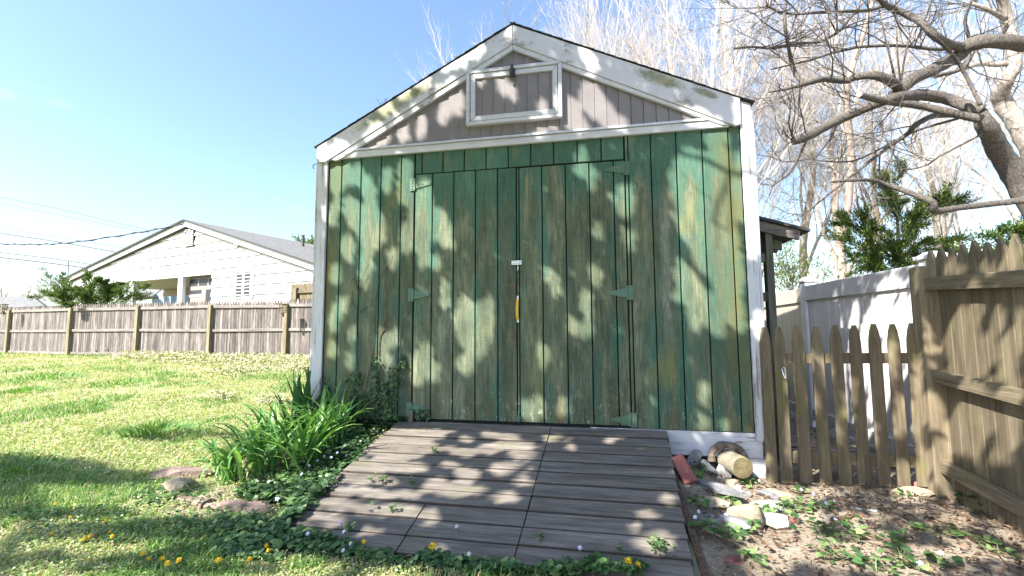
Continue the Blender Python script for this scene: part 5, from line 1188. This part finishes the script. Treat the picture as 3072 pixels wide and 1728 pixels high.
# litter behind and in front of the pickets
m = MB(); rg = random.Random(55)
for i in range(9000):
    if i < 3400: x, y = rg.uniform(3.72, 5.6), rg.uniform(-.1, 4)
    else: x, y = rg.uniform(2.9, 4.8), rg.uniform(-1.7, -.1)
    if y < -.1 and (x-2.9)*.35-y*.0+rg.random()*.9 < .55: continue
    p = Vector((x, y, ground_z(x, y)+rg.uniform(.002, .03)))
    L = rg.uniform(.012, .05); m.leaf(p, (rg.uniform(-1, 1), rg.uniform(-1, 1), rg.uniform(-.3, .3)), (rg.uniform(-.7, .7), rg.uniform(-.7, .7), 1), L, L*rg.uniform(.15, .5))
tag(m.build('leaf_litter', M['litter']), 'dead leaves and bark bits littering the soil', None, None, 'stuff')
for i, (x0, y0, x1, y1, lab) in enumerate(((3.75, .55, 4.6, .75, 'grey board lying behind the left pickets'), (4.0, .9, 4.75, .35, 'second grey board crossing behind the middle pickets'), (3.7, 1.1, 4.3, 1.15, 'far grey board lying by the lean-to post'))):
    tag(MB().beam((x0, y0, -.285), (x1, y1, -.275), .12, .03).build('loose_board', M['fascia'], None, (x0, y0, -.3), bevel=.003), lab, 'board', 'boards behind the picket fence')

m = MB(); rg = random.Random(71)
for i in range(260):
    x, y = rg.uniform(.66, 2.78), -rg.uniform(.03, 1.64)**1.0
    if rg.random() < .6: y = -.024-.15*rg.randint(0, 10)-rg.uniform(-.02, .03)
    L = rg.uniform(.006, .02); m.leaf((x, min(y, -.02), rz(y)+.004+.003), (rg.uniform(-1, 1), rg.uniform(-1, 1), 0), (rg.uniform(-.3, .3), rg.uniform(-.3, .3), 1), L, L*rg.uniform(.2, .6))
tag(m.build('ramp_litter', M['litter']), 'crumbs of dead leaf and dirt lying on the ramp boards', None, None, 'stuff')
# dry weeds on the shed roof
for k, (px, py, hpx, lab) in enumerate(((962, 262, 42, 'dry pinkish weed growing on the lower left roof edge of the shed'), (1000, 238, 14, 'small dry weed just above the bigger roof weed'), (1130, 170, 30, 'dry weed high on the left roof slope near the peak'), (1160, 145, 20, 'smallest dry weed nearest the roof peak'))):
    b = at(px, py, .05); b.z = 2.56+(b.x+.30)*.51; rg = random.Random(k); m = MB(); lm = MB()
    for i in range(9):
        d = Vector((rg.uniform(-.6, .6), rg.uniform(-.3, .3), 1)).normalized(); L = hpx*.004*rg.uniform(.6, 1.1); q = b+Vector((rg.uniform(-.06, .06), rg.uniform(0, .1), -.01))
        m.tube([q, q+d*L*.5, q+d*L+Vector((rg.uniform(-.02, .02), 0, 0))], .002, 3)
        for j in range(5): lm.leaf(q+d*L*rg.uniform(.5, 1), rvr(rg, 1), rvr(rg, 1), .016, .009)
    t_ = thing('roof_weed', b, lab, 'weed', 'dry weeds on the shed roof'); m.build('stem', M['twig'], t_); lm.build('seed_heads', M['twig'], t_)
# ------------------------------------------------------------------ shade tree behind the viewer (throws the dappled shade)
Z4 = lambda x, y: (754.7+.4859*x, 385.7+.4859*y)
Z5 = lambda x, y: (1257.8+.4862*x, 385.7+.4862*y)
Z3 = lambda x, y: (754.7+.45574*x, 50.3+.45574*y)
Z9 = lambda x, y: (670.8+.42318*x, 989.5+.42318*y)
def E_(Z, k, rows): return [(*Z(r[0], r[1]), r[2]*k, r[3]*k, r[4] if len(r) > 4 else 0, r[5] if len(r) > 5 else 0) for r in rows]
LIT_SHED = E_(Z4, .486, [(180, 110, 26, 90), (225, 100, 30, 50), (290, 110, 25, 50), (345, 180, 25, 60, -20), (165, 300, 22, 60, 10), (275, 310, 38, 85, -18), (360, 300, 28, 60, -10), (355, 410, 50, 85, -15), (240, 480, 26, 60), (405, 380, 22, 80), (440, 130, 20, 60), (540, 90, 30, 50), (545, 190, 38, 60),
  (580, 260, 26, 90, -10), (540, 430, 20, 75), (648, 330, 36, 195), (600, 440, 16, 60), (738, 395, 32, 90, -12), (860, 880, 48, 135, -4), (945, 890, 40, 150, 4), (862, 1080, 42, 50), (425, 1010, 24, 95), (600, 1110, 32, 80), (648, 1060, 24, 85), (695, 1130, 18, 40), (478, 540, 18, 50), (335, 560, 22, 60, -10), (178, 620, 20, 50),
  (165, 860, 14, 50), (262, 930, 14, 40), (205, 790, 12, 45), (745, 720, 16, 70), (490, 940, 14, 40), (700, 560, 10, 40), (165, 1010, 12, 40), (255, 1060, 12, 40), (1185, 1330, 22, 45), (330, 640, 12, 40), (640, 540, 14, 50)]) + \
 E_(Z5, .486, [(420, 40, 26, 80), (480, 130, 18, 50), (640, 245, 38, 85, -8), (668, 430, 20, 48), (490, 630, 18, 55, -15), (440, 765, 22, 60, -8), (380, 890, 16, 42, -15), (442, 900, 26, 52), (290, 690, 14, 50), (215, 1050, 14, 75, -6), (505, 400, 14, 40), (240, 620, 12, 30),
  (1000, 60, 110, 80), (1130, 70, 110, 90), (1235, 90, 40, 120), (930, 160, 50, 90, -8), (1010, 220, 90, 90), (1110, 220, 90, 110), (1200, 240, 60, 120), (960, 330, 50, 110, -12), (1040, 400, 90, 110, -18), (1130, 430, 90, 120, -15), (1070, 520, 70, 110, -28), (1150, 580, 80, 120, -22), (1205, 560, 45, 140, -8), (1150, 690, 50, 110, -25), (1190, 780, 55, 100, -20), (1225, 850, 30, 75, -15),
  (940, 620, 36, 70, -20), (990, 700, 50, 90, -25), (1050, 800, 45, 90, -25), (1110, 870, 32, 75, -20), (930, 720, 26, 50), (1010, 850, 34, 60), (190, 1315, 30, 55), (335, 1300, 32, 50), (1050, 1390, 22, 42), (1055, 1240, 16, 55), (1160, 1400, 18, 35), (1310, 200, 40, 300), (1320, 480, 26, 60), (1345, 900, 20, 80)]) + \
 E_(Z3, .4557, [(830, 265, 16, 55, 10), (890, 265, 12, 45, 10), (945, 235, 12, 40, 10), (1010, 205, 18, 45, 10), (700, 370, 34, 40), (600, 440, 20, 30), (490, 500, 30, 40), (795, 490, 20, 85, 5), (850, 440, 22, 85, 10), (885, 470, 14, 50), (1015, 360, 14, 16), (668, 580, 16, 65), (570, 620, 20, 45), (460, 650, 20, 45), (412, 675, 14, 25), (1570, 420, 22, 70), (1500, 520, 40, 90, -20), (1625, 440, 34, 95, -8), (1690, 520, 40, 75, -20), (1760, 570, 30, 40, -20),
  (1130, 375, 12, 45), (1330, 615, 28, 30), (1385, 590, 18, 16), (1615, 240, 14, 55, -30), (1640, 290, 18, 30), (1350, 490, 14, 30), (1195, 430, 8, 40), (130, 700, 30, 80), (2300, 640, 60, 60), (2200, 560, 60, 30), (1560, 600, 30, 30), (250, 740, 40, 20), (1180, 110, 10, 40), (2460, 560, 30, 160)])
LIT_RAMP = E_(Z9, .423, [(640, 300, 130, 40, 0), (800, 250, 140, 30, 4), (960, 240, 110, 30, 4), (760, 350, 180, 40, 3), (930, 320, 90, 35, 0), (580, 430, 170, 36, 4), (800, 440, 110, 28, 4), (500, 500, 150, 30, 4), (900, 440, 60, 26, 0), (430, 580, 140, 24, 4), (650, 600, 150, 26, 4), (850, 600, 80, 22, 4),
  (420, 660, 150, 26, 6), (600, 690, 160, 28, 6), (820, 700, 150, 36, 8), (980, 720, 60, 30, 8), (300, 730, 100, 26, 6), (430, 770, 60, 24, 6), (240, 790, 50, 20, 6), (620, 820, 80, 22, 4),
  (1190, 275, 38, 14), (1330, 240, 60, 18), (1440, 265, 70, 18), (1470, 310, 130, 26), (1340, 320, 80, 16), (1180, 352, 70, 22), (1090, 330, 50, 16), (1300, 345, 60, 14), (1530, 365, 90, 24), (1090, 425, 60, 18), (1190, 482, 85, 34), (1440, 455, 120, 44), (1560, 420, 50, 26), (1100, 570, 180, 42, 4), (1270, 590, 60, 38), (1420, 612, 78, 36), (1520, 520, 70, 26), (985, 790, 60, 22), (1010, 520, 70, 20),
  (1730, 265, 90, 24), (1970, 225, 44, 14), (2090, 245, 44, 22), (1810, 322, 30, 14), (2035, 280, 30, 12), (2410, 460, 40, 34), (2400, 625, 66, 32), (2260, 720, 60, 24), (2180, 780, 50, 20), (2290, 870, 150, 62), (2340, 930, 90, 26), (2050, 1025, 70, 26), (1090, 215, 50, 10), (1240, 205, 40, 8), (700, 520, 90, 20, 4), (1030, 920, 60, 14)])
LIT_DIRT = [(1840, 1300, 90, 60, 0), (1960, 1270, 80, 45, 0), (1900, 1240, 60, 30, 0), (2010, 1300, 60, 30, 0), (2010, 1375, 150, 34, 8), (1860, 1395, 90, 36, 0), (2120, 1400, 110, 30, 10), (2260, 1425, 110, 26, 10), (1930, 1430, 60, 14, 0), (2450, 1235, 60, 26, 8), (2300, 1240, 50, 16, 0), (2150, 1310, 30, 12, 0), (2400, 1300, 40, 14, 0), (2450, 1390, 60, 18, 8), (2540, 1330, 40, 20, 0), (1760, 1180, 30, 20, 0), (1800, 1150, 26, 14, 0), (1870, 1200, 30, 20, 0), (2060, 1240, 26, 10, 0), (2200, 1360, 40, 12, 10), (2340, 1390, 40, 10, 10)]
LIT_FENCE = [(1985, 960, 14, 60, 0), (1990, 1100, 16, 80, 0), (2037, 900, 16, 36, 0), (2050, 1010, 16, 40, 0), (2080, 930, 16, 60, 0), (2140, 1000, 18, 60, 10), (2110, 1090, 12, 60, 0), (2200, 1090, 14, 40, 0), (2248, 900, 18, 70, 0), (2262, 1050, 24, 60, 0), (2270, 1190, 24, 40, 0), (2310, 1010, 26, 120, 0), (2320, 1180, 26, 60, 0), (2350, 900, 12, 90, -10), (2360, 1060, 20, 60, 0), (2375, 1180, 24, 60, 0), (2150, 1180, 10, 40, 0),
  (2400, 830, 20, 70, 20), (2420, 900, 36, 60, 25), (2450, 790, 26, 60, 15), (2480, 880, 34, 60, 15), (2510, 800, 20, 50, 10), (2540, 900, 34, 80, 10), (2565, 830, 18, 80, 0), (2400, 1080, 18, 70, 10), (2440, 1060, 30, 90, 10), (2480, 1100, 44, 100, 0), (2530, 1100, 44, 90, 0), (2560, 1010, 30, 50, 0), (2420, 950, 40, 20, 10), (2520, 960, 60, 20, 10), (2400, 680, 30, 20, 0), (2480, 670, 60, 16, -8), (2550, 640, 30, 60, 0), (2500, 700, 20, 40, 0)]
SHADE_LAWN = [(40, 1185, 120, 38, 4, .9), (180, 1190, 130, 34, 6, .9), (310, 1205, 110, 20, 4, .85), (400, 1200, 50, 12, 0, .7), (0, 1240, 90, 24, 0, .8), (590, 1088, 130, 14, 2, .9), (420, 1100, 90, 10, 0, .7), (60, 1290, 150, 20, 8, .75), (250, 1300, 110, 14, 0, .6), (420, 1340, 190, 30, -4, .8), (600, 1370, 150, 40, -4, .85), (150, 1350, 130, 18, -6, .6), (640, 1300, 90, 24, 0, .7), (360, 1420, 150, 26, -6, .8), (560, 1440, 160, 20, 0, .7), (100, 1420, 120, 20, -8, .6), (750, 1350, 80, 40, 0, .8), (850, 1400, 150, 30, 8, .75), (1100, 1430, 200, 18, 4, .7), (1400, 1440, 200, 14, 4, .7), (1600, 1440, 120, 14, 0, .7), (820, 1170, 60, 30, -30, .75), (700, 1180, 60, 26, -10, .5), (760, 1240, 80, 16, 0, .45), (640, 1130, 70, 20, 0, .7), (490, 1235, 40, 20, 0, .8), (900, 1080, 60, 20, -10, .6), (830, 1010, 40, 60, 0, .6)]
def inell(q, L, g=0):
    for e in L:
        a = math.radians(e[4]); dx, dy = q[0]-e[0], q[1]-e[1]; u_ = dx*math.cos(a)+dy*math.sin(a); v_ = -dx*math.sin(a)+dy*math.cos(a)
        if (u_/(e[2]+g))**2+(v_/(e[3]+g))**2 < 1: return e
    return None
rg = random.Random(99); crown = MB(); nleaf = 0
def cast(P, t0, t1, s0=.9):
    if P.y > .02:
        k_ = P.y/-SUN.y; c_ = P+SUN*k_
        if -.35 < c_.x < 3.72 and c_.z < 3.6: return
    if P.y > .0 and P.x < 3.6: return
    if P.y > -.09:
        c_ = P+SUN*((P.y+.11)/-SUN.y)
        if 3.6 < c_.x < 4.75 and c_.z < .95:
            q_ = topix(c_)
            if inell(q_, LIT_FENCE, 5): return
    for _ in range(6):
        t_ = rg.uniform(t0, t1); q = P+SUN*t_
        if not inframe(q, 350) and q.z > 2.2: break
        t0 += .8; t1 += .8
    else: return
    L = rg.uniform(.06, .11)*s0; nn = (SUN+rvr(rng_, .55)).normalized(); d = nn.orthogonal().normalized(); d = Matrix.Rotation(rg.uniform(0, 6.28), 3, nn) @ d
    crown.leaf(q-d*L*.5, d, nn, L, L*.62)
rng_ = random.Random(5)
for i in range(27000):                                   # shed front
    P = Vector((rg.uniform(-.35, 3.75), -.01, rg.uniform(-.2, 3.6))); q = topix(P)
    if inell(q, LIT_SHED, 11): continue
    cast(P, 3.8, 6.4)
for i in range(15000):                                    # ramp
    x, y = rg.uniform(.65, 3.0), rg.uniform(-1.75, .0); P = Vector((x, y, rz(y))); q = topix(P)
    if inell(q, LIT_RAMP, 6): continue
    if x < .95 and rg.random() < .7: continue
    cast(P, 3.6, 6.5)
for i in range(6500):                                    # soil on the right
    x, y = rg.uniform(2.85, 5.0), rg.uniform(-1.9, 1.6); P = Vector((x, y, gz(x, y)))
    q = topix(P)
    if q is None or inell(q, LIT_DIRT, 10): continue
    if q[0] > 2100 and rg.random() < .35: continue
    cast(P, 3.6, 6.5)
for i in range(4200):                                    # pickets
    P = Vector((rg.uniform(3.62, 4.75), -.11, rg.uniform(-.3, .95))); q = topix(P)
    if inell(q, LIT_FENCE, 4): continue
    cast(P, 3.0, 5.5)
for i in range(8000):                                    # stockade
    P = P0+PD*rg.uniform(0, 2.2)+PN*-.03; P.z = rg.uniform(-.3, 1.45); q = topix(P)
    if q is None or inell(q, LIT_FENCE, 4): continue
    if rg.random() < .1: continue
    cast(P, 3.0, 5.5)
LIT_VINYL = [(2100, 720, 20, 40, 0), (2210, 760, 26, 80, 15), (2240, 850, 30, 130, 12), (2170, 870, 24, 120, 10), (2285, 800, 14, 140, 5), (2120, 960, 22, 110, 4), (2200, 1000, 26, 110, 6), (2270, 1000, 26, 120, 8), (2060, 960, 12, 120, 0), (2250, 700, 20, 20, 0), (2140, 800, 10, 60, 8)]
for i in range(3200):                                    # vinyl panel
    P = Vector((4.73, rg.uniform(.0, 2.2), rg.uniform(-.25, 1.32))); q = topix(P)
    if q is None or inell(q, LIT_VINYL, 2) or rg.random() < .25: continue
    cast(P, 3.0, 6)
for e in SHADE_LAWN:                                     # shade bands on the lawn
    c = ong(e[0], e[1]); k = (c-CAM).length*K/F; area = 3.14*e[2]*e[3]*k*k/max(.12, abs((c-CAM).normalized().z))*.67
    for i in range(int(min(1400, area*620*e[5]))):
        a = rg.uniform(0, 6.28); r_ = math.sqrt(rg.random()); u_, v_ = math.cos(a)*r_*e[2], math.sin(a)*r_*e[3]; t_ = math.radians(e[4])
        P = ong(e[0]+u_*math.cos(t_)-v_*math.sin(t_), e[1]+u_*math.sin(t_)+v_*math.cos(t_))
        if inell(topix(P), LIT_RAMP, 2): continue
        cast(P, 5.5, 9)
sh = thing('shade_tree', (-4.2, -8.6, -.3), 'leafy tree behind the viewer whose crown throws the dappled shade on the shed', 'tree')
crown.build('crown', M['canopy'], sh)
tr = MB(); tr.tube(catmull([(-4.2, -8.6, -.35), (-4.1, -8.5, 1.5), (-3.9, -8.3, 3.5), (-3.4, -7.9, 5.5)], [.24, .2, .18, .13], 5)[0], catmull([(0, 0, 0)]*4, [.24, .2, .18, .13], 5)[1], 12)
for (tgt, r) in (((-1.2, -5.8, 5.6), .05), ((-2.2, -6.2, 7.2), .06), ((.2, -5.6, 4.4), .04), ((-5.5, -6.2, 5.5), .05), ((-3.0, -5.5, 8.0), .05)):
    a = Vector((-3.6, -8.05, 4.7)); b_ = Vector(tgt); C_, R_ = catmull([a, a.lerp(b_, .35)+Vector((0, 0, .5)), a.lerp(b_, .7)+Vector((0, 0, .3)), b_], [r*1.6, r*1.2, r*.8, r*.3], 5); tr.tube(C_, R_, 7)
def shadow_limb(pts, t_):                                # a bare bough whose shadow falls across the siding
    C_, R_ = catmull([at(*q[:2], 0)+SUN*(t_+.12*i) for i, q in enumerate(pts)], [q[2] for q in pts], 5); tr.tube(C_, R_, 6)
for pts in ([(*Z5(900, -10), .016), (*Z5(990, 15), .016), (*Z5(1060, 32), .018), (*Z5(1190, 98), .017), (*Z5(1310, 122), .02), (*Z5(1400, 150), .02)], [(*Z5(1190, 100), .012), (*Z5(1160, 190), .013), (*Z5(1130, 270), .013), (*Z5(1097, 375), .008)], [(*Z5(1100, 350), .006), (*Z5(1140, 375), .007), (*Z5(1180, 395), .007), (*Z5(1195, 330), .005)], [(*Z5(1170, 160), .006), (*Z5(1200, 260), .006), (*Z5(1190, 380), .004)],
            [(*Z5(940, 90), .004), (*Z5(1000, 170), .005), (*Z5(1110, 250), .005)], [(*Z5(1150, -60), .006), (*Z5(1200, 10), .007), (*Z5(1190, 100), .008)], [(*Z5(1240, -70), .005), (*Z5(1215, 10), .006), (*Z5(1190, 100), .006)]):
    shadow_limb(pts, 5.0)
tr.build('trunk', M['bark'], sh, smooth=True)

# ------------------------------------------------------------------ sky, sun, camera
w = bpy.data.worlds.new('World'); SC.world = w; w.use_nodes = True
nt = w.node_tree; bg = nt.nodes['Background']
sky = nt.nodes.new('ShaderNodeTexSky'); sky.sky_type = 'NISHITA'; sky.sun_disc = False
sky.sun_elevation = EL; sky.sun_rotation = math.atan2(SUN.x, SUN.y); sky.altitude = 10; sky.air_density = 1.15; sky.dust_density = 1.3; sky.ozone_density = 3.0
tc = nt.nodes.new('ShaderNodeTexCoord'); mp = nt.nodes.new('ShaderNodeMapping'); mp.inputs['Scale'].default_value = (2.2, 2.2, 6)
nt.links.new(tc.outputs['Generated'], mp.inputs[0])
nz_ = nt.nodes.new('ShaderNodeTexNoise'); nz_.inputs['Scale'].default_value = 1.6; nz_.inputs['Detail'].default_value = 8; nz_.inputs['Roughness'].default_value = .6
nt.links.new(mp.outputs[0], nz_.inputs['Vector'])
mr = nt.nodes.new('ShaderNodeMapRange'); mr.inputs[1].default_value = .62; mr.inputs[2].default_value = .9; mr.inputs[4].default_value = .25
nt.links.new(nz_.outputs['Fac'], mr.inputs[0])
mxw = nt.nodes.new('ShaderNodeMix'); mxw.data_type = 'RGBA'; nt.links.new(mr.outputs[0], mxw.inputs[0]); nt.links.new(sky.outputs[0], mxw.inputs[6]); mxw.inputs[7].default_value = (9, 9.4, 10, 1)
nt.links.new(mxw.outputs[2], bg.inputs[0]); bg.inputs[1].default_value = .105
sl_ = bpy.data.lights.new('sun', 'SUN'); sl_.energy = 5.0; sl_.angle = math.radians(.53); sl_.color = (1, .94, .82)
so = bpy.data.objects.new('sun', sl_); COL.objects.link(so); so.rotation_euler = (-SUN).to_track_quat('-Z', 'Y').to_euler()
cd = bpy.data.cameras.new('camera'); cd.sensor_width = 36; cd.lens = F/3072*36; cd.clip_end = 2000; cd.clip_start = .02
co = bpy.data.objects.new('camera', cd); COL.objects.link(co)
Mt = Matrix((RT, UP, -FW)).transposed().to_4x4(); Mt.translation = CAM; co.matrix_world = Mt
SC.camera = co
SC.view_settings.view_transform = 'Standard'; SC.view_settings.look = 'None'; SC.view_settings.exposure = 1.8; SC.view_settings.gamma = 1
SC.cycles.use_denoising = True
SC.cycles.max_bounces = 6; SC.cycles.diffuse_bounces = 3; SC.cycles.transparent_max_bounces = 4
